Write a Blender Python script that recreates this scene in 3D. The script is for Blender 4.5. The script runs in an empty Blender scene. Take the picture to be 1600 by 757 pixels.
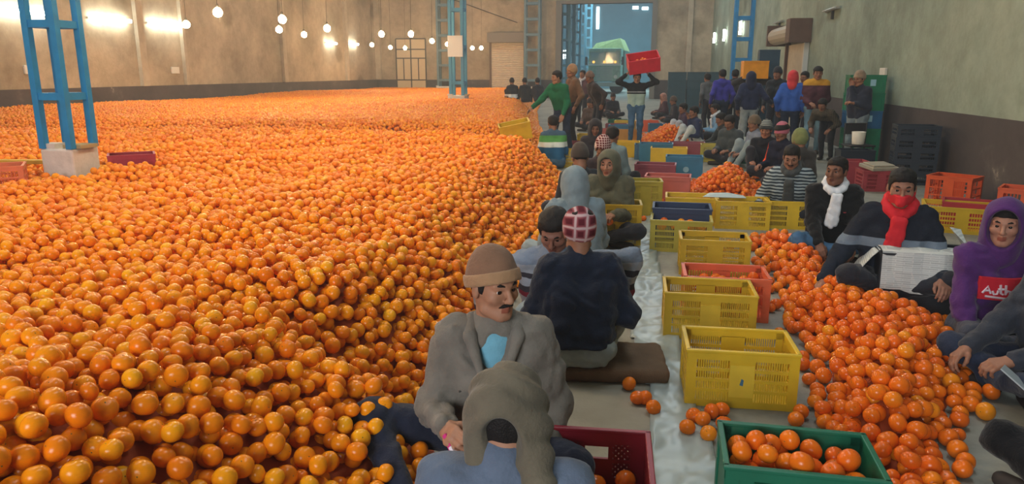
import bpy, bmesh, math, random
import numpy as np
from mathutils import Vector, Matrix, Euler

random.seed(7); np.random.seed(7)
SC = bpy.context.scene
COL = SC.collection
R = math.radians

# ------------------------------------------------------------------ camera
W_PX, H_PX, F_PX, EYE = 1600.0, 757.0, 1140.0, 1.60
PITCH = math.atan(266.0 / F_PX)
YAW = math.atan(220.0 / math.hypot(F_PX, 266.0))
cam = bpy.data.objects.new('camera', bpy.data.cameras.new('camera'))
COL.objects.link(cam)
cam.location = (0, 0, EYE)
cam.rotation_euler = (R(90) - PITCH, 0, YAW)
cam.data.sensor_fit = 'HORIZONTAL'
cam.data.sensor_width = 36.0
cam.data.lens = F_PX * 36.0 / W_PX
cam.data.clip_start = 0.05
cam.data.clip_end = 300
SC.camera = cam

# ------------------------------------------------------------------ world, daylight, exposure
world = bpy.data.worlds.new('overcast_sky'); SC.world = world
world.use_nodes = True
world.node_tree.nodes['Background'].inputs[0].default_value = (0.62, 0.78, 0.90, 1)
world.node_tree.nodes['Background'].inputs[1].default_value = 0.9
_w = world.node_tree; _vs = _w.nodes.new('ShaderNodeVolumeScatter')
_vs.inputs['Color'].default_value = (0.86, 0.93, 1.0, 1); _vs.inputs['Density'].default_value = 0.0042; _vs.inputs['Anisotropy'].default_value = 0.25
_w.links.new(_vs.outputs[0], _w.nodes['World Output'].inputs['Volume'])      # thin dusty haze of the hall
SC.view_settings.view_transform = 'Standard'
SC.view_settings.look = 'None'
SC.view_settings.exposure = 0.24
SC.view_settings.gamma = 1.0
SC.view_settings.use_curve_mapping = False

_cy = SC.cycles
_cy.max_bounces = 4; _cy.diffuse_bounces = 3; _cy.glossy_bounces = 2; _cy.transmission_bounces = 2; _cy.volume_bounces = 0
_cy.caustics_reflective = False; _cy.caustics_refractive = False
_cy.use_adaptive_sampling = True; _cy.adaptive_threshold = 0.09

def area_light(name, loc, rot, sx, sy, power, col):
    l = bpy.data.lights.new(name, 'AREA'); l.shape = 'RECTANGLE'
    l.size = sx; l.size_y = sy; l.energy = power; l.color = col
    o = bpy.data.objects.new(name, l); COL.objects.link(o)
    o.location = loc; o.rotation_euler = rot
    return o
FILL_C = (0.80, 0.93, 1.0)
ROOF_Z = 8.6
ROOF_FILLS = [(-12.5, 5), (-6.0, 5), (0.6, 5), (-12.5, 16), (-6.0, 16), (0.6, 16),
             (-12.5, 28), (-6.0, 28), (0.6, 28), (-12.5, 40), (-6.0, 40), (0.6, 40)]
for i, (sx, sy) in enumerate(ROOF_FILLS):  # unseen area lights added under the roof to stand in for daylight
    area_light('roof_fill_light', (sx, sy, ROOF_Z - 0.12), (0, 0, 0), 1.3, 5.0, 110 if sx < -5 else (140 if sy < 10 else 190), (0.95, 0.97, 1.0) if sx < -5 else FILL_C)
# daylight entering through the wide entrance behind the photographer
area_light('entrance_daylight', (-2.5, -5.6, 2.8), (R(90), 0, 0), 4.2, 3.6, 480, (0.92, 0.97, 1.0))
# daylight in the loading shed beyond the far gate
area_light('shed_daylight', (-3.0, 62, 8.4), (0, 0, 0), 10, 14, 2300, (0.58, 0.88, 1.0))

# ------------------------------------------------------------------ pixel <-> ground helpers
_fwd = Vector((-math.sin(YAW) * math.cos(PITCH), math.cos(YAW) * math.cos(PITCH), -math.sin(PITCH)))
_right = Vector((math.cos(YAW), math.sin(YAW), 0))
_up = _right.cross(_fwd)
def G(px, py, z=0.0):
    r = _fwd + _right * ((px - 800) / F_PX) - _up * ((py - 378.5) / F_PX)
    t = (z - EYE) / r.z
    return Vector((0, 0, EYE)) + r * t
def at_y(px, py, y):
    r = _fwd + _right * ((px - 800) / F_PX) - _up * ((py - 378.5) / F_PX)
    return Vector((0, 0, EYE)) + r * (y / r.y)
def proj_np(P):
    d = P - np.array([0, 0, EYE])
    zc = d @ np.array(_fwd)
    zs = np.where(zc < 0.05, 0.05, zc)
    return 800 + F_PX * (d @ np.array(_right)) / zs, 378.5 - F_PX * (d @ np.array(_up)) / zs, zc

# ------------------------------------------------------------------ materials
MATS = {}
def lin(c):
    return tuple(((v / 255.0) / 12.92 if v <= 10.3 else (((v / 255.0) + 0.055) / 1.055) ** 2.4) for v in c)
def nt(name):
    m = bpy.data.materials.new(name); m.use_nodes = True
    t = m.node_tree; t.nodes.clear()
    out = t.nodes.new('ShaderNodeOutputMaterial')
    b = t.nodes.new('ShaderNodeBsdfPrincipled')
    t.links.new(b.outputs[0], out.inputs[0])
    return m, t, b
def node(t, kind, **kw):
    n = t.nodes.new(kind)
    for k, v in kw.items():
        setattr(n, k, v)
    return n
def ramp(t, stops, interp='LINEAR'):
    n = t.nodes.new('ShaderNodeValToRGB'); cr = n.color_ramp; cr.interpolation = interp
    while len(cr.elements) < len(stops):
        cr.elements.new(0.5)
    for e, (p, c) in zip(cr.elements, stops):
        e.position = p; e.color = (c[0], c[1], c[2], 1)
    return n
def noise_val(t, scale, detail=3, coord='Object', rough=0.55, sc=None):
    tc = node(t, 'ShaderNodeTexCoord')
    n = node(t, 'ShaderNodeTexNoise'); n.inputs['Scale'].default_value = scale
    n.inputs['Detail'].default_value = detail; n.inputs['Roughness'].default_value = rough
    if sc:
        mp = node(t, 'ShaderNodeMapping'); mp.inputs['Scale'].default_value = sc
        t.links.new(tc.outputs[coord], mp.inputs[0]); t.links.new(mp.outputs[0], n.inputs['Vector'])
    else:
        t.links.new(tc.outputs[coord], n.inputs['Vector'])
    return n
def mat(key, col, rough=0.6, spec=0.4, metal=0.0, var=0.0, vscale=6.0, bump=0.0, bscale=40.0, coat=0.0, sheen=0.0, emit=None, estr=0.0, trans=0.0, alpha=1.0, srgb=True):
    if key in MATS: return MATS[key]
    m, t, b = nt(key)
    c = lin(col) if srgb else col
    b.inputs['Roughness'].default_value = rough
    b.inputs['Specular IOR Level'].default_value = spec
    b.inputs['Metallic'].default_value = metal
    b.inputs['Coat Weight'].default_value = coat
    b.inputs['Sheen Weight'].default_value = sheen
    b.inputs['Transmission Weight'].default_value = trans
    b.inputs['Alpha'].default_value = alpha
    if var > 0:
        n = noise_val(t, vscale, 4)
        lo = tuple(max(0, v * (1 - var)) for v in c); hi = tuple(min(1, v * (1 + var)) for v in c)
        r = ramp(t, [(0.3, lo), (0.7, hi)])
        t.links.new(n.outputs['Fac'], r.inputs[0]); t.links.new(r.outputs[0], b.inputs['Base Color'])
    else:
        b.inputs['Base Color'].default_value = (*c, 1)
    if bump > 0:
        n2 = noise_val(t, bscale, 3)
        bp = node(t, 'ShaderNodeBump'); bp.inputs['Strength'].default_value = bump; bp.inputs['Distance'].default_value = 0.01
        t.links.new(n2.outputs['Fac'], bp.inputs['Height']); t.links.new(bp.outputs[0], b.inputs['Normal'])
    if emit:
        b.inputs['Emission Color'].default_value = (*emit, 1); b.inputs['Emission Strength'].default_value = estr
    MATS[key] = m
    return m
def cloth(col, key=None, var=0.18, bump=0.35):
    key = key or 'cloth_%d_%d_%d' % col
    return mat(key, col, rough=0.9, spec=0.15, var=var, vscale=9, bump=bump, bscale=90, sheen=0.15)
def banded(key, bands, axis='Z', warp=0.0):
    """cloth dyed in horizontal bands; bands = [(start height in m, colour)]"""
    if key in MATS: return MATS[key]
    m, t, b = nt(key)
    b.inputs['Roughness'].default_value = 0.9; b.inputs['Specular IOR Level'].default_value = 0.15
    tc = node(t, 'ShaderNodeTexCoord'); sp = node(t, 'ShaderNodeSeparateXYZ')
    t.links.new(tc.outputs['Object'], sp.inputs[0])
    mr = node(t, 'ShaderNodeMapRange'); mr.inputs['From Min'].default_value = 0.0; mr.inputs['From Max'].default_value = 2.0
    src = sp.outputs[axis]
    if warp:
        n = noise_val(t, 12, 2); ma = node(t, 'ShaderNodeMath', operation='MULTIPLY_ADD')
        ma.inputs[1].default_value = warp
        t.links.new(n.outputs['Fac'], ma.inputs[0]); t.links.new(src, ma.inputs[2]); src = ma.outputs[0]
    t.links.new(src, mr.inputs['Value'])
    r = ramp(t, [(max(0, h / 2.0), lin(c)) for h, c in bands], 'CONSTANT')
    t.links.new(mr.outputs[0], r.inputs[0]); t.links.new(r.outputs[0], b.inputs['Base Color'])
    n2 = noise_val(t, 90, 3); bp = node(t, 'ShaderNodeBump'); bp.inputs['Strength'].default_value = 0.35; bp.inputs['Distance'].default_value = 0.01
    t.links.new(n2.outputs['Fac'], bp.inputs['Height']); t.links.new(bp.outputs[0], b.inputs['Normal'])
    MATS[key] = m
    return m
def stripes(key, c1, c2, scale=30, dist=3.0, axis='Z'):
    if key in MATS: return MATS[key]
    m, t, b = nt(key)
    b.inputs['Roughness'].default_value = 0.92; b.inputs['Specular IOR Level'].default_value = 0.1
    tc = node(t, 'ShaderNodeTexCoord'); w = node(t, 'ShaderNodeTexWave', bands_direction=axis)
    w.inputs['Scale'].default_value = scale; w.inputs['Distortion'].default_value = dist; w.inputs['Detail'].default_value = 2
    t.links.new(tc.outputs['Object'], w.inputs['Vector'])
    r = ramp(t, [(0.45, lin(c1)), (0.55, lin(c2))]); t.links.new(w.outputs['Fac'], r.inputs[0])
    t.links.new(r.outputs[0], b.inputs['Base Color'])
    MATS[key] = m
    return m
def plaid(key, c1, c2, c3, scale=14):
    if key in MATS: return MATS[key]
    m, t, b = nt(key)
    b.inputs['Roughness'].default_value = 0.92; b.inputs['Specular IOR Level'].default_value = 0.1
    tc = node(t, 'ShaderNodeTexCoord')
    ws = []
    for ax in ('X', 'Z', 'Y'):
        w = node(t, 'ShaderNodeTexWave', bands_direction=ax); w.inputs['Scale'].default_value = scale; w.inputs['Distortion'].default_value = 2.5; w.inputs['Detail'].default_value = 2
        t.links.new(tc.outputs['Object'], w.inputs['Vector']); ws.append(w)
    a = node(t, 'ShaderNodeMath', operation='MAXIMUM'); t.links.new(ws[0].outputs['Fac'], a.inputs[0]); t.links.new(ws[1].outputs['Fac'], a.inputs[1])
    r = ramp(t, [(0.35, lin(c1)), (0.82, lin(c2)), (0.99, lin(c3))]); t.links.new(a.outputs[0], r.inputs[0])
    t.links.new(r.outputs[0], b.inputs['Base Color'])
    MATS[key] = m
    return m
def wall_mat(key, base, dark, light, spot=0.85):
    m, t, b = nt(key)
    b.inputs['Roughness'].default_value = 0.92; b.inputs['Specular IOR Level'].default_value = 0.2
    n = noise_val(t, 0.35, 6, rough=0.65)
    r = ramp(t, [(0.30, lin(dark)), (0.5, lin(base)), (0.72, lin(light))]); t.links.new(n.outputs['Fac'], r.inputs[0])
    # vertical streaks of damp
    n2 = noise_val(t, 1.0, 4, sc=(0.5, 0.5, 0.10)); r2 = ramp(t, [(0.42, (0.80, 0.79, 0.76)), (0.62, (1.06, 1.05, 1.03))]); t.links.new(n2.outputs['Fac'], r2.inputs[0])
    mx = node(t, 'ShaderNodeMix', data_type='RGBA', blend_type='MULTIPLY'); mx.inputs[0].default_value = 0.5
    t.links.new(r.outputs[0], mx.inputs[6]); t.links.new(r2.outputs[0], mx.inputs[7])
    # sparse dark plaster patches
    tc = node(t, 'ShaderNodeTexCoord'); nz = noise_val(t, 1.3, 3)
    va = node(t, 'ShaderNodeVectorMath', operation='MULTIPLY_ADD'); va.inputs[1].default_value = (0.35, 0.35, 0.35)
    t.links.new(nz.outputs['Color'], va.inputs[0]); t.links.new(tc.outputs['Object'], va.inputs[2])
    vo = node(t, 'ShaderNodeTexVoronoi'); vo.inputs['Scale'].default_value = 0.38; vo.inputs['Randomness'].default_value = 0.8
    t.links.new(va.outputs[0], vo.inputs['Vector'])
    r3 = ramp(t, [(0.15, (0.60, 0.57, 0.52)), (0.24, (1, 1, 1))]); t.links.new(vo.outputs['Distance'], r3.inputs[0])
    mx2 = node(t, 'ShaderNodeMix', data_type='RGBA', blend_type='MULTIPLY'); mx2.inputs[0].default_value = spot
    t.links.new(mx.outputs[2], mx2.inputs[6]); t.links.new(r3.outputs[0], mx2.inputs[7])
    n5 = noise_val(t, 2.6, 6, rough=0.7); r5 = ramp(t, [(0.35, (0.82, 0.80, 0.77)), (0.6, (1.03, 1.03, 1.02))]); t.links.new(n5.outputs['Fac'], r5.inputs[0])
    mx3 = node(t, 'ShaderNodeMix', data_type='RGBA', blend_type='MULTIPLY'); mx3.inputs[0].default_value = 0.9
    t.links.new(mx2.outputs[2], mx3.inputs[6]); t.links.new(r5.outputs[0], mx3.inputs[7])
    t.links.new(mx3.outputs[2], b.inputs['Base Color'])
    n4 = noise_val(t, 14, 6); bp = node(t, 'ShaderNodeBump'); bp.inputs['Strength'].default_value = 0.35; bp.inputs['Distance'].default_value = 0.02
    t.links.new(n4.outputs['Fac'], bp.inputs['Height']); t.links.new(bp.outputs[0], b.inputs['Normal'])
    MATS[key] = m
    return m
wall_mat('plaster', (174, 160, 138), (138, 126, 106), (202, 188, 164))
wall_mat('plaster_grey', (146, 160, 146), (116, 128, 116), (170, 182, 166), 0.5)
wall_mat('plaster_pilaster', (188, 176, 156), (166, 154, 136), (204, 194, 176), 0.2)
def dado_mat():
    m, t, b = nt('dado_paint'); b.inputs['Roughness'].default_value = 0.8
    n = noise_val(t, 0.8, 7, rough=0.7)
    r = ramp(t, [(0.36, lin((64, 58, 58))), (0.58, lin((80, 72, 71))), (0.65, lin((94, 87, 83))), (0.69, lin((160, 150, 134)))])
    t.links.new(n.outputs['Fac'], r.inputs[0]); t.links.new(r.outputs[0], b.inputs['Base Color'])
    MATS['dado_paint'] = m
dado_mat()
def floor_mat():
    m, t, b = nt('floor_concrete'); b.inputs['Roughness'].default_value = 0.85
    n = noise_val(t, 1.1, 7, rough=0.7)
    r = ramp(t, [(0.3, lin((112, 112, 104))), (0.5, lin((142, 142, 132))), (0.7, lin((164, 164, 152)))])
    t.links.new(n.outputs['Fac'], r.inputs[0]); t.links.new(r.outputs[0], b.inputs['Base Color'])
    n2 = noise_val(t, 30, 5); bp = node(t, 'ShaderNodeBump'); bp.inputs['Strength'].default_value = 0.25; bp.inputs['Distance'].default_value = 0.01
    t.links.new(n2.outputs['Fac'], bp.inputs['Height']); t.links.new(bp.outputs[0], b.inputs['Normal'])
    MATS['floor_concrete'] = m
floor_mat()
def orange_mat(key, stops, rough=0.21):
    m, t, b = nt(key)
    oi = node(t, 'ShaderNodeObjectInfo')
    r = ramp(t, stops); t.links.new(oi.outputs['Random'], r.inputs[0])
    n = noise_val(t, 22, 3); mx = node(t, 'ShaderNodeMix', data_type='RGBA', blend_type='MULTIPLY'); mx.inputs[0].default_value = 0.6
    r2 = ramp(t, [(0.35, (0.86, 0.80, 0.8)), (0.65, (1.05, 1.08, 1.0))]); t.links.new(n.outputs['Fac'], r2.inputs[0])
    t.links.new(r.outputs[0], mx.inputs[6]); t.links.new(r2.outputs[0], mx.inputs[7]); t.links.new(mx.outputs[2], b.inputs['Base Color'])
    b.inputs['Roughness'].default_value = rough; b.inputs['Specular IOR Level'].default_value = 0.32
    b.inputs['Subsurface Weight'].default_value = 0.0
    n2 = noise_val(t, 480, 2); bp = node(t, 'ShaderNodeBump'); bp.inputs['Strength'].default_value = 0.06; bp.inputs['Distance'].default_value = 0.002
    t.links.new(n2.outputs['Fac'], bp.inputs['Height']); t.links.new(bp.outputs[0], b.inputs['Normal'])
    MATS[key] = m
orange_mat('orange_peel', [(0.0, (0.84, 0.20, 0.004)), (0.45, (0.91, 0.27, 0.005)), (0.85, (0.95, 0.335, 0.006)), (0.97, (0.95, 0.385, 0.008)), (1.0, (0.95, 0.43, 0.010))])
orange_mat('orange_peel_redder', [(0.0, (0.76, 0.125, 0.008)), (0.5, (0.82, 0.17, 0.008)), (0.9, (0.87, 0.23, 0.010)), (1.0, (0.88, 0.34, 0.015))])  # redder peel colour for the right-hand heaps and crate fruit
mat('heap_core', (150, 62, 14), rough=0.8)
mat('calyx', (92, 96, 40), rough=0.8)
def plastic(col, key=None):
    return mat(key or 'plastic_%d_%d_%d' % col, col, rough=0.42, spec=0.45, var=0.10, vscale=7, bump=0.06, bscale=60)
BLUE_STEEL = mat('blue_steel_paint', (34, 134, 194), rough=0.45, spec=0.5, var=0.12, vscale=5)
BLUE_GREY = mat('grey_blue_steel_paint', (92, 122, 136), rough=0.6, var=0.1)
WHITEWASH = mat('whitewashed_concrete', (206, 202, 196), rough=0.9, var=0.12, vscale=8, bump=0.3)
STEEL = mat('steel_dark', (70, 68, 66), rough=0.5, metal=0.4)
BROWNP = mat('brown_paint', (96, 74, 62), rough=0.6, var=0.1)

# ------------------------------------------------------------------ mesh builders
class MB:
    def __init__(s): s.v = []; s.f = []; s.m = []
    def add(s, vs, fs, mi=0):
        o = len(s.v); s.v += [tuple(p) for p in vs]; s.f += [tuple(i + o for i in f) for f in fs]; s.m += [mi] * len(fs)
        return s
    def box(s, lo, hi, mi=0, M=None):
        x0, y0, z0 = lo; x1, y1, z1 = hi
        vs = [Vector(p) for p in ((x0, y0, z0), (x1, y0, z0), (x1, y1, z0), (x0, y1, z0), (x0, y0, z1), (x1, y0, z1), (x1, y1, z1), (x0, y1, z1))]
        if M is not None: vs = [M @ p for p in vs]
        return s.add(vs, [(0, 3, 2, 1), (4, 5, 6, 7), (0, 1, 5, 4), (1, 2, 6, 5), (2, 3, 7, 6), (3, 0, 4, 7)], mi)
    def bar(s, a, b, w, h=None, mi=0, up=(0, 0, 1)):
        a = Vector(a); b = Vector(b); d = (b - a); L = d.length; d.normalize()
        u = Vector(up)
        if abs(u.dot(d)) > 0.98: u = Vector((0, 1, 0))
        x = d.cross(u).normalized(); y = x.cross(d)
        M = Matrix((( x.x, d.x, y.x, a.x), (x.y, d.y, y.y, a.y), (x.z, d.z, y.z, a.z), (0, 0, 0, 1)))
        h = h or w
        return s.box((-w / 2, 0, -h / 2), (w / 2, L, h / 2), mi, M)
    def tube(s, pts, r, n=8, mi=0, cap=True):
        pts = [Vector(p) for p in pts]; rs = r if isinstance(r, (list, tuple)) else [r] * len(pts)
        o = len(s.v); ref = None
        for i, p in enumerate(pts):
            d = (pts[min(i + 1, len(pts) - 1)] - pts[max(i - 1, 0)]).normalized()
            if ref is None:
                ref = Vector((0, 0, 1)) if abs(d.z) < 0.9 else Vector((1, 0, 0))
            x = d.cross(ref).normalized(); y = x.cross(d).normalized(); ref = y if abs(d.dot(y)) < 0.9 else ref
            for k in range(n):
                a = 2 * math.pi * k / n
                s.v.append(tuple(p + (x * math.cos(a) + y * math.sin(a)) * rs[i]))
        for i in range(len(pts) - 1):
            for k in range(n):
                a = o + i * n + k; b = o + i * n + (k + 1) % n
                s.f.append((a, b, b + n, a + n)); s.m.append(mi)
        if cap:
            s.f.append(tuple(o + k for k in range(n - 1, -1, -1))); s.m.append(mi)
            e = o + (len(pts) - 1) * n; s.f.append(tuple(e + k for k in range(n))); s.m.append(mi)
        return s
    def lathe(s, prof, n=16, c=(0, 0, 0), mi=0):
        o = len(s.v)
        for r, z in prof:
            for k in range(n):
                a = 2 * math.pi * k / n; s.v.append((c[0] + r * math.cos(a), c[1] + r * math.sin(a), c[2] + z))
        for i in range(len(prof) - 1):
            for k in range(n):
                a = o + i * n + k; b = o + i * n + (k + 1) % n
                s.f.append((a, b, b + n, a + n)); s.m.append(mi)
        return s
    def mesh(s, name, mats, smooth=False):
        me = bpy.data.meshes.new(name); me.from_pydata(s.v, [], s.f)
        for m in (mats if isinstance(mats, (list, tuple)) else [mats]): me.materials.append(m)
        if len(me.materials) > 1: me.polygons.foreach_set('material_index', s.m)
        if smooth: me.polygons.foreach_set('use_smooth', [True] * len(me.polygons))
        me.update()
        return me
    def build(s, name, mats, parent=None, smooth=False, bevel=0.0):
        return link(name, s.mesh(name, mats, smooth), parent, bevel=bevel)
def link(name, me, parent=None, bevel=0.0):
    o = bpy.data.objects.new(name, me); COL.objects.link(o)
    if parent: o.parent = parent
    if bevel:
        b = o.modifiers.new('bevel', 'BEVEL'); b.width = bevel; b.segments = 2; b.limit_method = 'ANGLE'
    return o
def tag(o, label=None, cat=None, group=None, kind=None):
    if label: o['label'] = label
    if cat: o['category'] = cat
    if group: o['group'] = group
    if kind: o['kind'] = kind
    return o
def thing(name, label, cat, loc=(0, 0, 0), rz=0.0, group=None):
    o = bpy.data.objects.new(name, None); COL.objects.link(o); o.empty_display_size = 0.1
    o.location = loc; o.rotation_euler = (0, 0, rz)
    return tag(o, label, cat, group)
def struct(name, mb, m, parent=None, label=None):
    o = mb.build(name, m, parent)
    if parent is None: o['kind'] = 'structure'
    if label: o['label'] = label
    return o
def copy_tree(o, parent=None):
    c = o.copy(); COL.objects.link(c); c.parent = parent
    for ch in list(o.children): copy_tree(ch, c)
    return c

# ------------------------------------------------------------------ signed-distance modelling (numpy)
def smin(a, b, k):
    h = np.clip(0.5 + 0.5 * (b - a) / k, 0, 1)
    return b * (1 - h) + a * h - k * h * (1 - h)
def s_cone(P, a, b, r1, r2):
    a = np.asarray(a, np.float32); b = np.asarray(b, np.float32); ba = b - a
    L = float(ba @ ba) + 1e-9
    q = P - a
    t = np.clip((q @ ba) / L, 0, 1)
    q = q - t[:, None] * ba
    return np.sqrt(np.einsum('ij,ij->i', q, q)) - (r1 + (r2 - r1) * t)
def s_ell(P, c, r, M=None):
    q = P - np.asarray(c, np.float32)
    if M is not None: q = q @ np.asarray(M, np.float32)
    r = np.asarray(r, np.float32)
    k0 = np.linalg.norm(q / r, axis=1) + 1e-6; k1 = np.linalg.norm(q / (r * r), axis=1) + 1e-6
    return k0 * (k0 - 1) / k1
def wrinkle(P, f=22.0, seed=0.0):
    x, y, z = P[:, 0], P[:, 1], P[:, 2]
    w = np.sin(f * 0.5 * x + 1.3 * np.sin(f * 0.45 * z + seed) + seed) + np.sin(f * 0.45 * y + 1.1 * np.sin(f * 0.6 * x + 2 * seed))
    a = np.sin(f * z + 1.6 * w + seed * 3)
    b = np.sin(f * 0.8 * (x + 0.6 * z) + 1.4 * np.sin(f * 0.5 * y + seed) + 1.7)
    return 0.6 * a + 0.4 * b
def folds(P, seed=0.0, fine=True):
    a = wrinkle(P, 34, seed); b = wrinkle(P[:, [1, 2, 0]], 62, seed + 2.3)
    r = (1 - np.abs(a)) * 1.3 - .6 + .5 * ((1 - np.abs(b)) - .4)
    if fine: r = r + .22 * wrinkle(P[:, [2, 0, 1]], 120, seed + 4)
    return r
def surfnet(fn, lo, hi, h):
    lo = np.asarray(lo, np.float32) - 2 * h; hi = np.asarray(hi, np.float32) + 2 * h
    n = np.maximum(np.ceil((hi - lo) / h).astype(int) + 1, 4)
    gx, gy, gz = [lo[i] + h * np.arange(n[i], dtype=np.float32) for i in range(3)]
    P = np.empty((n[0], n[1], n[2], 3), np.float32)
    P[..., 0] = gx[:, None, None]; P[..., 1] = gy[None, :, None]; P[..., 2] = gz[None, None, :]
    D = fn(P.reshape(-1, 3)).reshape(n[0], n[1], n[2])
    S = D < 0
    c = [S[i:n[0] - 1 + i, j:n[1] - 1 + j, k:n[2] - 1 + k] for i in (0, 1) for j in (0, 1) for k in (0, 1)]
    allc = np.logical_and.reduce(c); anyc = np.logical_or.reduce(c)
    A = np.argwhere(anyc & ~allc)
    if len(A) == 0: return np.zeros((0, 3)), np.zeros((0, 4), int)
    idx = -np.ones((n[0] - 1, n[1] - 1, n[2] - 1), np.int64); idx[A[:, 0], A[:, 1], A[:, 2]] = np.arange(len(A))
    acc = np.zeros((len(A), 3)); cnt = np.zeros(len(A))
    offs = np.array([(i, j, k) for i in (0, 1) for j in (0, 1) for k in (0, 1)])
    dv = [D[A[:, 0] + o[0], A[:, 1] + o[1], A[:, 2] + o[2]] for o in offs]
    for p in range(8):
        for q in range(p + 1, 8):
            if np.abs(offs[p] - offs[q]).sum() != 1: continue
            d0, d1 = dv[p], dv[q]; ms = (d0 < 0) != (d1 < 0)
            t = np.where(ms, d0 / np.where(ms, d0 - d1, 1), 0)
            pos = offs[p][None] + t[:, None] * (offs[q] - offs[p])[None]
            acc += pos * ms[:, None]; cnt += ms
    V = lo + h * (A + acc / cnt[:, None])
    quads = []
    for ax in range(3):
        sl0 = [slice(None)] * 3; sl1 = [slice(None)] * 3
        sl0[ax] = slice(0, n[ax] - 1); sl1[ax] = slice(1, n[ax])
        a, b = S[tuple(sl0)], S[tuple(sl1)]
        E = np.argwhere(a != b)
        u, w = (ax + 1) % 3, (ax + 2) % 3
        E = E[(E[:, u] > 0) & (E[:, w] > 0) & (E[:, u] < n[u] - 1) & (E[:, w] < n[w] - 1)]
        sg = a[E[:, 0], E[:, 1], E[:, 2]]
        def cell(du, dw):
            q = E.copy(); q[:, u] -= du; q[:, w] -= dw
            return idx[q[:, 0], q[:, 1], q[:, 2]]
        q = np.stack([cell(1, 1), cell(0, 1), cell(0, 0), cell(1, 0)], 1)
        q = np.where(sg[:, None], q, q[:, ::-1])
        quads.append(q)
    return V, np.concatenate(quads)
def np_mesh(name, V, Fq, mats, mi=None, smooth=True):
    me = bpy.data.meshes.new(name)
    me.vertices.add(len(V)); me.vertices.foreach_set('co', np.asarray(V, np.float32).ravel())
    me.loops.add(len(Fq) * 4); me.loops.foreach_set('vertex_index', np.asarray(Fq, np.int32).ravel())
    me.polygons.add(len(Fq)); me.polygons.foreach_set('loop_start', np.arange(0, len(Fq) * 4, 4, dtype=np.int32))
    try: me.polygons.foreach_set('loop_total', np.full(len(Fq), 4, np.int32))
    except Exception: pass
    for m in mats: me.materials.append(m)
    if mi is not None: me.polygons.foreach_set('material_index', np.asarray(mi, np.int32))
    if smooth: me.polygons.foreach_set('use_smooth', np.ones(len(Fq), bool))
    me.update(calc_edges=True); me.validate()
    return me

# ================================================================== THE HALL
Y0, Y1 = -6.0, 46.0
XL = -17.5
def xr(y): return 4.25 - 0.025 * (y - 10)          # the right wall is a little out of square
DADO = 1.12
struct('floor', MB().box((-19, -7, -0.2), (6, 80, 0)), MATS['floor_concrete'], label='dusty grey concrete floor')
struct('wall_left', MB().box((XL - 0.3, Y0, 0), (XL, Y1, ROOF_Z)), MATS['plaster'], label='stained cement plaster wall on the left')
b = MB(); Mx = []
def slab_r(z0, z1, d0, d1):
    b = MB()
    vs = [(xr(Y0) + d0, Y0, z0), (xr(Y0) + d1, Y0, z0), (xr(Y1) + d1, Y1, z0), (xr(Y1) + d0, Y1, z0)]
    vs += [(x, y, z1) for x, y, z in vs]
    return b.add(vs, [(0, 3, 2, 1), (4, 5, 6, 7), (0, 1, 5, 4), (1, 2, 6, 5), (2, 3, 7, 6), (3, 0, 4, 7)])
struct('wall_right', slab_r(0, ROOF_Z, 0.0, 0.3), MATS['plaster_grey'], label='grey-green damp plaster wall on the right')
struct('trim_1', slab_r(0, 1.04, -0.015, 0.0), MATS['dado_paint'], label='dark painted dado along the right wall')
struct('trim_2', MB().box((XL, Y0, 0), (XL + 0.015, Y1, DADO)), MATS['dado_paint'], label='dark painted dado along the left wall')
GX0, GX1, GZ = -5.57, -0.17, 5.6
struct('wall_back', MB().box((XL - 0.3, Y1, 0), (GX0, Y1 + 0.35, ROOF_Z)).box((GX0, Y1, GZ), (GX1, Y1 + 0.35, ROOF_Z)).box((GX1, Y1, 0), (4.2, Y1 + 0.35, ROOF_Z)), MATS['plaster'], label='plastered back wall with a tall gateway')
struct('trim_3', MB().box((XL, Y1 - 0.015, 0), (GX0 - 0.35, Y1, DADO)).box((GX1 + 0.3, Y1 - 0.015, 0), (xr(Y1), Y1, DADO)), MATS['dado_paint'], label='dark painted dado along the back wall')
struct('wall_front', MB().box((XL - 0.3, Y0 - 0.3, 0), (-6.2, Y0, ROOF_Z)).box((-6.2, Y0 - 0.3, 5), (1.2, Y0, ROOF_Z)).box((1.2, Y0 - 0.3, 0), (5, Y0, ROOF_Z)), MATS['plaster'])
struct('ceiling', MB().box((XL - 0.3, Y0 - 0.3, ROOF_Z), (5, Y1 + 0.3, ROOF_Z + 0.1)), mat('roof_sheet', (150, 152, 150), rough=0.6), label='metal sheet roof')
# pilasters on the left and back walls, gate frame
for i, y in enumerate((13.2, 23.3, 25.7, 33.5, 41.0)):
    w = 0.16 if i == 2 else 0.34
    struct('trim_%d' % (4 + i), MB().box((XL, y - w / 2, DADO), (XL + 0.14, y + w / 2, ROOF_Z)), MATS['plaster_pilaster'], label='pilaster on the left wall')
struct('trim_9', MB().box((XL, Y1 - 0.30, DADO), (XL + 0.35, Y1, ROOF_Z)), MATS['plaster_pilaster'], label='corner pilaster')
struct('trim_10', MB().box((GX0 - 0.35, Y1 - 0.12, 0), (GX0, Y1 + 0.4, GZ + 0.2)), mat('gate_jamb', (120, 118, 112), rough=0.8), label='jamb of the gateway')
struct('trim_11', MB().box((GX1, Y1 - 0.12, 0), (GX1 + 0.3, Y1 + 0.4, GZ + 0.2)), MATS['gate_jamb'], label='jamb of the gateway')
struct('trim_12', MB().box((GX0, Y1 - 0.10, GZ), (GX1, Y1 + 0.38, GZ + 0.2)), MATS['gate_jamb'], label='lintel of the gateway')
for i, y in enumerate((28.0, 20.0)):
    pass
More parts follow.
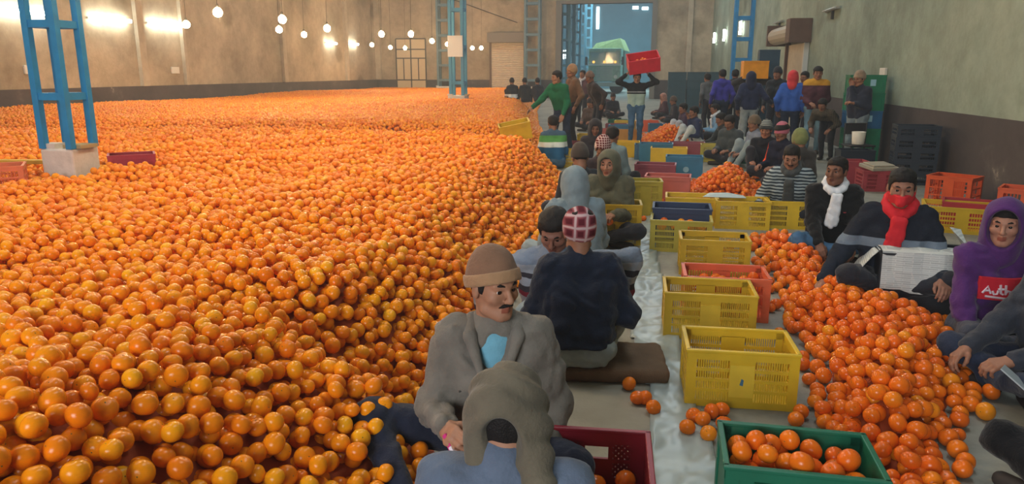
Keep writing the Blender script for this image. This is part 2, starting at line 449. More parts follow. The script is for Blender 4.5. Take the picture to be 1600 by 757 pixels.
struct('trim_13', MB().box((1.9, Y1 - 0.14, DADO), (2.2, Y1, ROOF_Z)), MATS['plaster_pilaster'], label='pilaster right of the gateway')
# faint dark cable conduit run on the back wall
MB().tube([(-13.0, 45.97, 6.2), (-9.3, 45.97, 4.9), (-8.3, 45.97, 4.55)], 0.025, 6).build('cable', STEEL)
tag(bpy.data.objects['cable'], 'thin dark cable sagging across the back wall', 'cable')

# grilled steel door in the back wall (door_1): frame, mullions, panes
d1 = tag(thing('door_1', 'pale glazed steel door in the back wall', 'door', (-15.2, Y1 - 0.02, 0)), kind='structure')
del d1['category']
fr = MB()
DW, DH = 0.98, 3.65
for x in (-DW, 0, DW): fr.bar((x, 0, 0.0), (x, 0, DH), 0.07)
for z in (0.05, 1.1, 2.45, 3.0, DH): fr.bar((-DW, 0, z), (DW, 0, z), 0.07)
for x in (-0.49, 0.49): fr.bar((x, 0, 1.1), (x, 0, 2.45), 0.06)
fr.build('frame', STEEL, d1)
PANE = mat('pale_pane', (205, 186, 152), rough=0.35, spec=0.5)
for x0, x1, z0, z1 in [(-DW, 0, .05, 1.1), (0, DW, .05, 1.1), (-DW, -.49, 1.1, 2.45), (-.49, 0, 1.1, 2.45), (0, .49, 1.1, 2.45), (.49, DW, 1.1, 2.45), (-DW, 0, 2.45, 3), (0, DW, 2.45, 3), (-DW, 0, 3, DH), (0, DW, 3, DH)]:
    MB().box((x0 + .03, -0.005, z0 + .03), (x1 - .03, 0.012, z1 - .03)).build('pane', PANE, d1)
# roller shutter in the back wall (door_2)
d2 = tag(thing('door_2', 'pale roller shutter with a grey drum box above', 'door', (-8.92, Y1 - 0.02, 0)), kind='structure')
del d2['category']
sl = MB()
for i in range(30): 
    z = i * 0.112
    sl.add([(-1.02, -.02, z), (1.02, -.02, z), (1.02, -.05, z + .05), (-1.02, -.05, z + .05), (1.02, -.02, z + .112), (-1.02, -.02, z + .112)], [(0, 1, 2, 3), (3, 2, 4, 5)])
sl.build('curtain', mat('shutter_cream', (196, 182, 160), rough=0.5, var=0.08), d2)
MB().box((-1.14, -.10, 0), (-1.02, 0, 3.4)).build('guide_rail', BROWNP, d2)
MB().box((1.02, -.10, 0), (1.14, 0, 3.4)).build('guide_rail', BROWNP, d2)
MB().box((-1.2, -.45, 3.38), (1.2, 0, 3.95)).build('drum_box', mat('drum_grey', (118, 112, 104), rough=0.6), d2)
# narrow door on the right wall with roller box (door_3)
d3 = tag(thing('door_3', 'pale door on the right wall under a brown roller box', 'door', (xr(22) - 0.01, 22.0, 0), R(1.43)), kind='structure')
del d3['category']
MB().box((-.04, -1.15, 0), (0, 1.15, 2.35)).build('leaf', mat('door_pale', (190, 180, 160), rough=0.6, var=0.1), d3)
MB().box((-.12, -1.27, 0), (0, -1.15, 2.45)).build('jamb', mat('jamb_white', (205, 205, 198), rough=0.6), d3)
MB().box((-.12, 1.15, 0), (0, 1.27, 2.45)).build('jamb', BROWNP, d3)
MB().box((-.55, -1.4, 2.35), (0, -.9, 2.95)).build('roller_end_box', BROWNP, d3)
MB().tube([(-.3, -.9, 2.62), (-.3, 1.9, 2.62)], 0.24, 14).build('roller_drum', mat('drum_beige', (176, 166, 146), rough=0.5), d3, smooth=False)
MB().box((-.55, 1.85, 2.35), (0, 2.0, 2.95)).build('roller_end_plate', BROWNP, d3)

# lattice columns
def lattice(name, label, x, y, z0, w, d, m, rung, ph, th=0.09, top=ROOF_Z, plinth=None):
    t = thing(name, label, 'column', (x, y, 0), group='blue steel lattice columns')
    for sx, sy in ((-1, -1), (1, -1), (-1, 1), (1, 1)):
        MB().box((sx * w / 2 - th / 2, sy * d / 2 - th / 2, z0), (sx * w / 2 + th / 2, sy * d / 2 + th / 2, top)).build('upright', m, t)
    z = z0 + ph
    while z < top - 0.1:
        for sy in (-1, 1):
            MB().box((-w / 2, sy * d / 2 - th * .3, z - th * .55), (w / 2, sy * d / 2 + th * .3, z + th * .55)).build('rung', m, t)
        for sx in (-1, 1):
            MB().box((sx * w / 2 - th * .3, -d / 2, z - th * .55), (sx * w / 2 + th * .3, d / 2, z + th * .55)).build('rung', m, t)
        z += rung
    if plinth:
        pw, pd, pz = plinth
        mb = MB().box((-pw / 2, -pd / 2, 0), (pw / 2, pd / 2, pz))
        mb.build('plinth', WHITEWASH, t, bevel=0.02)
        if pz > 0.7:
            MB().box((-pw / 2 - .02, -pd / 2 + .02, pz), (-pw / 2 + .16, -pd / 2 + .18, pz + .05)).build('plinth_rubble', WHITEWASH, t)
            MB().box((pw / 2 - .16, pd / 2 - .3, pz), (pw / 2 + .05, pd / 2 - .06, pz + .035)).build('plinth_board', mat('board_tan', (168, 150, 110), rough=.8), t)
    return t
lattice('lattice_column', 'bright blue steel lattice column on a whitewashed plinth in the oranges', -5.90, 6.60, 0.84, 0.31, 0.31, BLUE_STEEL, 0.70, 0.52, th=0.066, plinth=(0.37, 0.37, 0.84))
lattice('lattice_column', 'blue lattice column with a white sign standing mid-heap', -6.85, 26.0, 0.72, 0.44, 0.44, mat('mid_blue_steel_paint', (70, 140, 180), rough=.5), 1.25, 0.5, th=0.10, plinth=(0.62, 0.62, 0.78))
lattice('lattice_column', 'grey-blue lattice column against the back wall beside the glazed door', -12.75, 45.4, 0.7, 0.85, 0.5, BLUE_GREY, 0.9, 0.4, th=0.13, plinth=(1.1, .7, .72))
lattice('lattice_column', 'grey-blue lattice column against the back wall beside the roller shutter', -7.25, 45.4, 0.7, 0.85, 0.5, BLUE_GREY, 0.9, 0.4, th=0.13, plinth=(1.1, .7, .72))
lattice('lattice_column', 'blue lattice column against the right wall behind the standing workers', xr(29) - 0.4, 30.5, 0.0, 0.62, 0.3, BLUE_STEEL, 0.78, 0.5, th=0.13)
MB().box((-.27, -.05, 0), (.27, 0, .72)).build('sign_board', mat('sign_white', (214, 220, 224), rough=.5))
sg = bpy.data.objects['sign_board']; sg.location = (-6.85, 25.68, 2.12); tag(sg, 'blank white board fixed to the mid-heap blue column', 'sign')

# wall sockets and unlit tube brackets
for (o_, l_) in (((XL + .02, 18.5, 1.66), 'small white socket box on the left wall behind the near blue column'), ((XL + .02, 25.1, 1.66), 'small white socket box on the left wall beside the pilaster')):
    mb = MB().box((-.02, -.22, -.12), (.04, .22, .12)); s_ = mb.build('socket_box', mat('socket_white', (214, 210, 200), rough=.4), bevel=.01); s_.location = o_; tag(s_, l_, 'socket box')
s_ = MB().box((-.05, -.16, -.11), (.0, .16, .11)).build('socket_box', MATS['socket_white'], bevel=.01); s_.location = (xr(14.6), 14.6, 1.56); tag(s_, 'small white socket box on the right wall above the green crates', 'socket box')
def bracket(y, z, label):
    t = thing('tube_fixture', label, 'lamp', (xr(y), y, z))
    MB().box((-.09, -.62, -.03), (-.02, .62, .03)).build('housing', mat('fixture_grey', (150, 150, 140), rough=.5), t)
    MB().tube([(-.12, -.6, 0), (-.12, .6, 0)], .018, 8).build('tube', mat('tube_off', (190, 195, 190), rough=.2), t)
    MB().box((-.06, -.04, -.22), (0, .04, -.02)).build('arm', STEEL, t)
bracket(25.0, 3.12, 'unlit tube lamp on the right wall left of the brown roller box')
bracket(18.6, 3.0, 'unlit tube lamp on the right wall above the brown roller box')

# lit tube lamps
TUBE_E = mat('tube_glow', (255, 255, 255), emit=(0.93, 1.0, 0.92), estr=34)
def lit_tube(loc, axis, label, vert=False, L=1.2, n=(1, 0, 0), m=TUBE_E, big=.035):
    t = thing('tube_lamp', label, 'lamp', loc, group='lit tube lamps')
    ax = Vector(axis); n = Vector(n)
    MB().bar(-ax * L / 2, ax * L / 2, .07, .05).build('housing', mat('housing_white', (205, 208, 200), rough=.5), t)
    MB().tube([-ax * (L / 2 - .03) + n * .07, ax * (L / 2 - .03) + n * .07], big, 10).build('tube', m, t)
for (p, l) in (((XL + .06, 18.6, 3.24), 'lit white tube lamp on the left wall, nearest to the blue column'), ((XL + .06, 21.9, 3.26), 'lit white tube lamp on the left wall right of the near blue column'), ((XL + .06, 24.7, 3.28), 'lit white tube lamp on the left wall by the pilaster'), ((XL + .06, 38.9, 3.14), 'lit white tube lamp far along the left wall'), ((XL + .06, 42.0, 3.2), 'lit white tube lamp on the left wall nearest to the back corner')):
    lit_tube(p, (0, 1, 0), l, L=1.9 if p[1] < 30 else 1.3, big=.06)
for y, z, l in ((43.6, 3.45, 'lit lamp on the right wall, farthest of three'), (38.9, 3.38, 'lit lamp on the right wall, middle of three'), (33.2, 3.4, 'lit lamp on the right wall, nearest of three')):
    lit_tube((xr(y) - .06, y, z), (0, 0, 1), l, L=.6, n=(-1, 0, 0), big=.05)

# bulbs hung on wires over the heap
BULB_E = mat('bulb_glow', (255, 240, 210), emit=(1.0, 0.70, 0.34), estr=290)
WIRE = mat('wire_black', (40, 36, 34), rough=.6)
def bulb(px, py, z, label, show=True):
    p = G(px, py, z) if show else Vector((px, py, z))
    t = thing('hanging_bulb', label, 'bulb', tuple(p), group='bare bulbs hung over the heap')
    MB().lathe([(0.001, -.105), (.05, -.096), (.09, -.055), (.10, 0), (.09, .04), (.055, .08), (.028, .10)], 10).build('glass', BULB_E, t, smooth=True)  # globe made oversized to stand in for the glow around the bulb
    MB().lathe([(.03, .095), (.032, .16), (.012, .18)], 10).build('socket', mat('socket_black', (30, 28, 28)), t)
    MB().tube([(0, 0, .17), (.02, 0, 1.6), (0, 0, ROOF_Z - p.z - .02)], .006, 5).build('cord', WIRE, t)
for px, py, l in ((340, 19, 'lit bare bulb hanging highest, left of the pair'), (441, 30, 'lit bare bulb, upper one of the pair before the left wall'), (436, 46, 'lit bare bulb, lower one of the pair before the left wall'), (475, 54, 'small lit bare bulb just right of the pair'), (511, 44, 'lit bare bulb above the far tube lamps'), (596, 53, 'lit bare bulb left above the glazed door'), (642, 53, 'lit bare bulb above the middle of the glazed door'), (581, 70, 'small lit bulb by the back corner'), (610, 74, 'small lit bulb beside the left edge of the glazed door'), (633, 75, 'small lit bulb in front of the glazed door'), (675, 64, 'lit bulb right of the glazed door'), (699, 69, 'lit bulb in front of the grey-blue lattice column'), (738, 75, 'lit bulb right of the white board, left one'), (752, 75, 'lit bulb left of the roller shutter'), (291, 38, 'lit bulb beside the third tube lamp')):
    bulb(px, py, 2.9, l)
for x, y in ((-3.2, 4.2), (-8.5, 5.5), (-3.0, 7.2), (-5.6, 8.8), (-2.6, 10.2), (-10.5, 11.5)):  # bulbs out of view, added to brighten the near heap
    bulb(x, y, 3.6, 'unseen bulb added above the near part of the heap', False)

# unseen plain panels added above the roof fill lights
PANEL = mat('roof_panel_sheet', (225, 235, 240), rough=.5)
for sx, sy in ROOF_FILLS:
    struct('window_%d' % (ROOF_FILLS.index((sx, sy)) + 1), MB().box((sx - .7, sy - 2.6, ROOF_Z - .06), (sx + .7, sy + 2.6, ROOF_Z - .02)), PANEL, label='unseen plain panel added under the roof')

# ------------------------------------------------------------------ loading shed beyond the gate
TEAL = mat('shed_sheet', (70, 118, 134), rough=.7, var=.15, vscale=1.5)
struct('wall_shed_left', MB().box((-8.6, Y1 + .35, 0), (-8.4, 76, 9)), TEAL, label='teal sheet wall of the loading shed')
struct('wall_shed_right', MB().box((2.6, Y1 + .35, 0), (2.8, 76, 9)), mat('shed_wall', (96, 136, 148), rough=.8, var=.12, vscale=.8), label='side wall of the loading shed')
struct('wall_shed_back', MB().box((-8.6, 76, 0), (2.8, 76.2, 9)), MATS['shed_wall'], label='end wall of the loading shed')
struct('roof_shed', MB().box((-8.6, Y1 + .35, 9), (2.8, 76.2, 9.1)), TEAL)
bpy.data.objects['roof_shed'].name = 'ceiling_shed'
GLOW = mat('daylight_gap', (255, 255, 255), emit=(.85, .96, 1.0), estr=5)
def gap(x, z, w, h, y, label):
    o = MB().box((-w / 2, -.03, -h / 2), (w / 2, 0, h / 2)).build('light_gap', GLOW); o.location = (x, y, z); tag(o, label, 'window', 'bright gaps in the loading shed')
p = at_y(934, 28, 75.9); gap(p.x, p.z, .28, 2.1, 75.95, 'tall bright slit of daylight high in the shed end wall')
p = at_y(993, 12, 75.9); gap(p.x, p.z, .55, .28, 75.95, 'left bright gap under the shed eaves')
p = at_y(1008, 13, 75.9); gap(p.x, p.z, .6, .28, 75.95, 'right bright gap under the shed eaves')
p = at_y(974, 91, 75.9); gap(p.x, p.z, .45, .95, 75.95, 'bright window right of the truck cab')
for k, (px, l) in enumerate(((882, 'leftmost bright slit low in the teal wall'), (890, 'second bright slit low in the teal wall'), (897, 'third bright slit low in the teal wall'))):
    p = at_y(px, 85, 67 + k * 3.2); o = MB().box((0, -1.0, -.4), (.03, 1.0, .4)).build('light_gap', GLOW); o.location = (-8.4, 67.6 + k * 3.0, p.z); tag(o, l, 'window', 'bright gaps in the loading shed')
for k, y in enumerate((48.5, 51.5, 55, 59, 64)):
    lattice('shed_column', ['grey-blue lattice column just inside the far gate', 'second lattice column beyond the far gate', 'third lattice column beyond the far gate', 'fourth lattice column beyond the far gate', 'last lattice column beyond the far gate'][k], -5.6 + .03 * k, y, 0, .5, .5, mat('shed_steel', (110, 165, 185), rough=.5), .8, .4, th=.13, top=8.8)

# truck seen from the front
tr = thing('truck', 'green lorry with a decorated cab parked beyond the gate', 'truck', tuple(at_y(943, 151, 56).xy) + (0,), R(-3))
TG = mat('truck_green', (160, 196, 176), rough=.4, var=.2, vscale=4); TD = mat('truck_dark', (40, 52, 56), rough=.5)
MB().box((-1.2, 0, .9), (1.2, 1.7, 2.15)).build('cab_lower', TG, tr, bevel=.05)
MB().box((-1.2, .12, 2.15), (-1.08, 1.7, 3.1)).box((1.08, .12, 2.15), (1.2, 1.7, 3.1)).box((-.05, .12, 2.15), (.05, .22, 3.1)).box((-1.2, .05, 3.05), (1.2, 1.7, 3.3)).build('cab_frame', TG, tr, bevel=.03)
for s in (-1, 1):
    MB().box((min(s * .05, s * 1.08), .18, 2.18), (max(s * .05, s * 1.08), .21, 3.05)).build('windscreen', mat('truck_glass', (150, 186, 186), rough=.08, spec=.8), tr)  # pale glass colour stands in for bright light reflected in it
    MB().tube([(s * .85, -.02, 1.25), (s * .85, -.08, 1.25)], .14, 12).build('headlamp', mat('headlamp', (230, 235, 225), rough=.2), tr)
    MB().tube([(s * .9, .25, .5), (s * .9, .6, .5)], .5, 18).build('wheel', mat('tyre', (28, 28, 30), rough=.8), tr)
    MB().box((s * 1.35 - .09, -.05, 2.1), (s * 1.35 + .09, .02, 2.7)).build('mirror', TD, tr)
    MB().bar((s * 1.2, .1, 2.4), (s * 1.35, 0, 2.4), .04).build('mirror_arm', TD, tr)
MB().box((-1.22, -.06, 2.05), (1.22, .1, 2.2)).build('sun_band', mat('band_white', (225, 235, 230), rough=.4), tr)
for i in range(9):
    MB().box((-.62, -.04, 1.0 + i * .11), (.62, .02, 1.06 + i * .11)).build('grille_bar', mat('grille_pale', (190, 205, 200), rough=.35), tr)
MB().box((-1.25, -.2, .55), (1.25, 0, .85)).build('bumper', mat('bumper_pale', (170, 190, 185), rough=.4), tr, bevel=.03)
for k in range(3):
    MB().tube([(-.8 + .8 * k, -.04, 2.32), (-.8 + .8 * k, -.1, 2.32)], .09, 10).build('marker_lamp', mat('marker_orange', (235, 150, 40), emit=(1, .5, .1), estr=1.5), tr)
MB().box((-1.3, 1.75, 1.0), (1.3, 6.5, 3.2)).build('cargo_body', mat('cargo_green', (90, 120, 105), rough=.6, var=.2), tr)
MB().add([(-1.3, 1.75, 3.2), (1.3, 1.75, 3.2), (1.3, 6.5, 3.2), (-1.3, 6.5, 3.2), (-.9, 2.1, 3.75), (.9, 2.1, 4.1), (.9, 6, 4.1), (-.9, 6, 3.75)], [(4, 5, 6, 7), (0, 1, 5, 4), (1, 2, 6, 5), (2, 3, 7, 6), (3, 0, 4, 7)]).build('tarpaulin', mat('tarp_olive', (150, 165, 110), rough=.8, var=.2), tr)

# ================================================================== ORANGES
def orange_mesh(name, nseg, nring, mats):
    mb = MB(); prof = []
    for i in range(nring + 1):
        th = math.pi * i / nring
        r = math.sin(th); z = -math.cos(th) * 0.91
        top = math.exp(-(max(0, math.pi - th) / 0.38) ** 2); bot = math.exp(-(th / 0.30) ** 2)
        z -= 0.09 * top; z += 0.05 * bot
        prof.append((max(r, 0.001), z))
    mb.lathe(prof, nseg)
    if len(mats) > 1:
        mb.lathe([(0.001, prof[-1][1] + .02), (.035, prof[-1][1] + .022), (.06, prof[-1][1] + .006)], 6, mi=1)
    return mb.mesh(name, mats, True)
ORANGE_ME = orange_mesh('orange', 20, 13, [MATS['orange_peel'], MATS['calyx']])
ORANGE_REDDER_ME = orange_mesh('orange_redder', 20, 13, [MATS['orange_peel_redder'], MATS['calyx']])

# one periodic tile of settled fruit: dropped one by one to the lowest of several spots
def pack_tile(T, thick, seed, big=1.0):
    rng = random.Random(seed); cell = 0.1; n = int(round(T / cell)); grid = {}
    out = []
    def rest(x, y, r):
        z = r; ci, cj = int(x / cell), int(y / cell)
        for a in (-1, 0, 1):
            for b in (-1, 0, 1):
                for (qx, qy, qz, qr) in grid.get(((ci + a) % n, (cj + b) % n), ()):
                    dx = abs(x - qx); dx = min(dx, T - dx); dy = abs(y - qy); dy = min(dy, T - dy)
                    d2 = dx * dx + dy * dy; s = (r + qr) * 0.985
                    if d2 < s * s:
                        zz = qz + math.sqrt(s * s - d2)
                        if zz > z: z = zz
        return z
    fails = 0
    while fails < 60:
        r = rng.uniform(.0322, .0395) if rng.random() > .12 else rng.uniform(.028, .033)
        r *= big
        best = None
        for k in range(9):
            x, y = rng.random() * T, rng.random() * T; z = rest(x, y, r)
            if best is None or z < best[2]: best = (x, y, z)
        x, y, z = best
        for st in (.02, .012, .006):
            for k in range(4):
                a = rng.random() * 6.283; x2, y2 = (x + st * math.cos(a)) % T, (y + st * math.sin(a)) % T
                z2 = rest(x2, y2, r)
                if z2 < z: x, y, z = x2, y2, z2
        if z + r > thick: fails += 1; continue
        grid.setdefault((int(x / cell) % n, int(y / cell) % n), []).append((x, y, z, r)); out.append((x, y, z - thick, r))
    return np.array(out)
TILE_T = 2.4
TILE = pack_tile(TILE_T, 0.205, 3)
TILE_BIG = pack_tile(TILE_T, 0.215, 11, 1.11)
TILE_TOP = TILE[TILE[:, 2] > -0.105]

def bumps(x, y):
    return (.030 * np.sin(2.3 * x + 1.3 * np.sin(1.1 * y)) * np.sin(1.9 * y + .7 + np.sin(1.7 * x)) + .022 * np.sin(5.1 * x + 2.0 * np.sin(2.9 * y)) * np.sin(4.3 * y + 1.9 * np.sin(3.1 * x)))
def sstep(t):
    t = np.clip(t, 0, 1); return t * t * (3 - 2 * t)
FOOT = np.array([(-1.5, -.2), (0.4, -.45), (1.2, -.60), (1.7, -.66), (2.3, -.52), (2.6, -.50), (2.85, -.88), (3.2, -.92), (4.0, -.86), (4.6, -.84), (5.5, -.92), (6.5, -.95), (8.0, -1.02), (10, -1.05), (11.2, -1.15), (12.2, -1.7), (13.2, -2.0), (15, -2.15), (18, -2.5), (22, -3.3), (30, -4.6), (46, -6.6)])
def main_h(x, y):
    xf = np.interp(y, FOOT[:, 0], FOOT[:, 1]); s = xf - x
    wd = np.interp(y, [1.0, 2.2, 3.2, 6, 11], [.95, 1.25, .85, .95, 1.0])
    top = .64 + .05 * np.sin(.33 * x + .5) * np.sin(.41 * y)
    h = top * sstep(.08 + s / wd) * (s > -0.02)
    h = h - .34 * np.exp(-((y - 12.7) / .75) ** 2) * sstep(s / .8)
    h = np.where((y > 2.2) & (s < .45) & (y < 2.9), np.minimum(h, .16 + .1 * s), h)
    h = h + (.09 * np.exp(-((x + 1.75) / .45) ** 2 - ((y - 1.75) / .5) ** 2) - .10 * np.exp(-((x + 1.35) / .22) ** 2 - ((y - 2.6) / .5) ** 2) - .08 * np.exp(-((x + 1.75) / .25) ** 2 - ((y - 4.3) / .4) ** 2)) * sstep(s / .6)
    return h + bumps(x, y) * sstep(s / .5) * np.where(y > 13, .5, 1.25)
def poly_dist(x, y, poly):
    inside = np.zeros(x.shape, bool); d = np.full(x.shape, 1e9)
    n = len(poly)
    for i in range(n):
        (x0, y0), (x1, y1) = poly[i], poly[(i + 1) % n]
        cond = ((y0 > y) != (y1 > y)); xi = (x1 - x0) * (y - y0) / ((y1 - y0) if abs(y1 - y0) > 1e-9 else 1e-9) + x0
        inside ^= cond & (x < xi)
        ex, ey = x1 - x0, y1 - y0; L = ex * ex + ey * ey + 1e-9
        t = np.clip(((x - x0) * ex + (y - y0) * ey) / L, 0, 1)
        d = np.minimum(d, np.hypot(x - x0 - t * ex, y - y0 - t * ey))
    return np.where(inside, d, -d)
def heap_h(poly, top, width, bump=.8):
    def f(x, y):
        d = poly_dist(x, y, poly)
        return np.where(d > 0, top * sstep(.10 + d / width) + bumps(x * 1.3 + 5, y * 1.3) * bump * sstep(d / .35), 0.0)
    return f
def fill(hf, x0, x1, y0, y1, tile, keep=None):
    xs = np.arange(math.floor(x0 / TILE_T), math.ceil(x1 / TILE_T)); ys = np.arange(math.floor(y0 / TILE_T), math.ceil(y1 / TILE_T))
    gx, gy = np.meshgrid(xs, ys); o = np.stack([gx.ravel(), gy.ravel()], 1) * TILE_T
    P = (o[:, None, :] + tile[None, :, :2]).reshape(-1, 2); z = np.tile(tile[:, 2], len(o)); r = np.tile(tile[:, 3], len(o))
    m = (P[:, 0] > x0) & (P[:, 0] < x1) & (P[:, 1] > y0) & (P[:, 1] < y1)
    P, z, r = P[m], z[m], r[m]
    h = hf(P[:, 0], P[:, 1])
    zz = h + z + .02
    # at the foot fruit rests on the floor: keep one layer there, drop what would sink under it
    low = (zz < r) & (zz > r - .075) & (h > .015)
    zz = np.where(low, r, zz); k = (zz >= r - 1e-6) & (h > .015)
    Q = np.stack([P[:, 0], P[:, 1], zz, r], 1)[k]
    # thin out overlapping floor-layer fruit
    fl = Q[:, 2] <= Q[:, 3] + 1e-6
    idx = np.where(fl)[0]; seen = {}; drop = []
    for i in idx:
        c = (int(Q[i, 0] // .08), int(Q[i, 1] // .08)); bad = False
        for a in (-1, 0, 1):
            for b in (-1, 0, 1):
                for j in seen.get((c[0] + a, c[1] + b), ()):
                    if (Q[i, 0] - Q[j, 0]) ** 2 + (Q[i, 1] - Q[j, 1]) ** 2 < (.9 * (Q[i, 3] + Q[j, 3])) ** 2: bad = True
        if bad: drop.append(i)
        else: seen.setdefault(c, []).append(i)
    if drop: Q = np.delete(Q, drop, 0)
    if keep is not None: Q = Q[keep(Q)]
    return Q
def in_view(Q, mx=330):
    px, py, zc = proj_np(Q[:, :3])
    return (zc > .3) & (px > -mx) & (px < 1600 + mx) & (py < 757 + 420)

def blocked(Q, discs):
    m = np.zeros(len(Q), bool)
    for (x, y, rad, z0, z1) in discs:
        m |= ((Q[:, 0] - x) ** 2 + (Q[:, 1] - y) ** 2 < rad * rad) & (Q[:, 2] > z0 - .03) & (Q[:, 2] < z1)
    return m
CLEAR = [(-5.90, 6.60, .30, 0, 2), (-6.85, 26.0, .55, 0, 2),
         (-.62, 2.93, .36, 0, 1), (-.85, 2.72, .2, 0.1, 1), (-.68, 2.55, .17, 0.1, 1), (-.35, 1.75, .33, 0, 1), (-.55, 4.75, .38, 0, 1), (-.66, 5.9, .34, 0, 1), (-.8, 7.9, .3, 0, 1), (-1.75, 13.6, .4, 0, 1), (-1.0, 9.0, .2, 0, 1),
         (-6.35, 6.0, .40, .5, 2), (-5.62, 7.15, .28, .5, 2), (-6.7, 6.55, .3, .6, 2)]
main_near = fill(main_h, -9.5, 0.2, -1.0, 12.0, TILE, lambda Q: in_view(Q) & ~blocked(Q, CLEAR))
def far_keep(Q): return in_view(Q, 250) & ~((Q[:, 0] > -9.5) & (Q[:, 1] < 12.0)) & ~blocked(Q, CLEAR)
main_far = fill(main_h, XL + .05, -1.0, 3.0, 45.9, TILE_TOP, far_keep)
HEAP_A = [tuple(G(px, py).xy) for px, py in ((1112, 392), (1185, 372), (1268, 384), (1318, 418), (1345, 462), (1400, 492), (1440, 500), (1500, 512), (1512, 522), (1566, 612), (1556, 645), (1530, 700), (1520, 757), (1540, 850), (1400, 860), (1330, 750), (1262, 690), (1205, 652), (1246, 640), (1236, 560), (1190, 508), (1196, 446), (1176, 425), (1172, 395))]
HEAP_B = [tuple(G(px, py).xy) for px, py in ((1052, 318), (1190, 318), (1205, 300), (1185, 282), (1150, 272), (1100, 276), (1068, 290))]
HEAP_C = [tuple(G(px, py).xy) for px, py in ((998, 231), (1098, 230), (1102, 222), (1060, 212), (1004, 211))]
HEAP_D = [tuple(G(px, py).xy) for px, py in ((1000, 200), (1034, 199), (1030, 193), (1002, 193))]
def heap_pts(poly, top, width, tile=TILE):
    xs = [p[0] for p in poly]; ys = [p[1] for p in poly]
    return fill(heap_h(poly, top, width), min(xs), max(xs), min(ys), max(ys), tile)
ha = heap_pts(HEAP_A, .27, .5, TILE_BIG)
hb = heap_pts(HEAP_B, .34, .7)
hc = heap_pts(HEAP_C, .42, .9)
hd = heap_pts(HEAP_D, .35, .8, TILE_TOP)

# fruit in and around the crates, placed one by one: (x, y, z, r)
def drop_fruit(x0, x1, y0, y1, z0, n, seed, M=None, zmax=.3):
    rng = random.Random(seed); out = []
    for i in range(n):
        r = rng.uniform(.034, .041); best = None
        for k in range(24):
            x = rng.uniform(x0 + r, x1 - r); y = rng.uniform(y0 + r, y1 - r); z = z0 + r
            for (a, b, c, q) in out:
                d2 = (x - a) ** 2 + (y - b) ** 2; s = (r + q) * .99
                if d2 < s * s: z = max(z, c + math.sqrt(s * s - d2))
            if best is None or z < best[2]: best = (x, y, z)
        if best[2] + r > zmax + z0: continue
        out.append((*best, r))
    return out

# choose the 300 fruits that show largest; the rest of each heap is one object
groups = [('main', main_near), ('a', ha)]
cand = []
for gname, Q in groups:
    px, py, zc = proj_np(Q[:, :3])
    # only fruit of the outer layer
    hh = main_h(Q[:, 0], Q[:, 1]) if gname == 'main' else heap_h(HEAP_A, .27, .5)(Q[:, 0], Q[:, 1])
    ok = (px > -15) & (px < 1615) & (py > 0) & (py < 775) & (Q[:, 2] > hh - .085)
    for i in np.where(ok)[0]: cand.append((F_PX * Q[i, 3] / zc[i], gname, int(i)))
cand.sort(reverse=True)
N_SINGLE = 225
chosen = {'main': set(), 'a': set()}
na = 0
for s, g, i in cand:
    if len(chosen['main']) + len(chosen['a']) >= N_SINGLE: break
    chosen[g].add(i)
def rnd_rot(): return (random.uniform(0, 6.28), random.uniform(0, 6.28), random.uniform(0, 6.28))
def single(q, label, group, redder=False):
    o = bpy.data.objects.new('orange', ORANGE_REDDER_ME if redder else ORANGE_ME); COL.objects.link(o)
    o.location = q[:3]; o.scale = (q[3],) * 3
    o.rotation_euler = (random.gauss(0, .8), random.gauss(0, .8), random.uniform(0, 6.28))
    return tag(o, label, 'orange', group)
PROTO = None
for i in sorted(chosen['main']):
    o = single(main_near[i], 'loose orange on the near slope of the great heap', 'oranges of the great heap')
    PROTO = PROTO or o
for i in sorted(chosen['a']):
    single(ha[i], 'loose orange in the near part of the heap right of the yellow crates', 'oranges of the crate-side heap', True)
main_rest = np.delete(main_near, sorted(chosen['main']), 0)
ha_rest = np.delete(ha, sorted(chosen['a']), 0) if chosen['a'] else ha

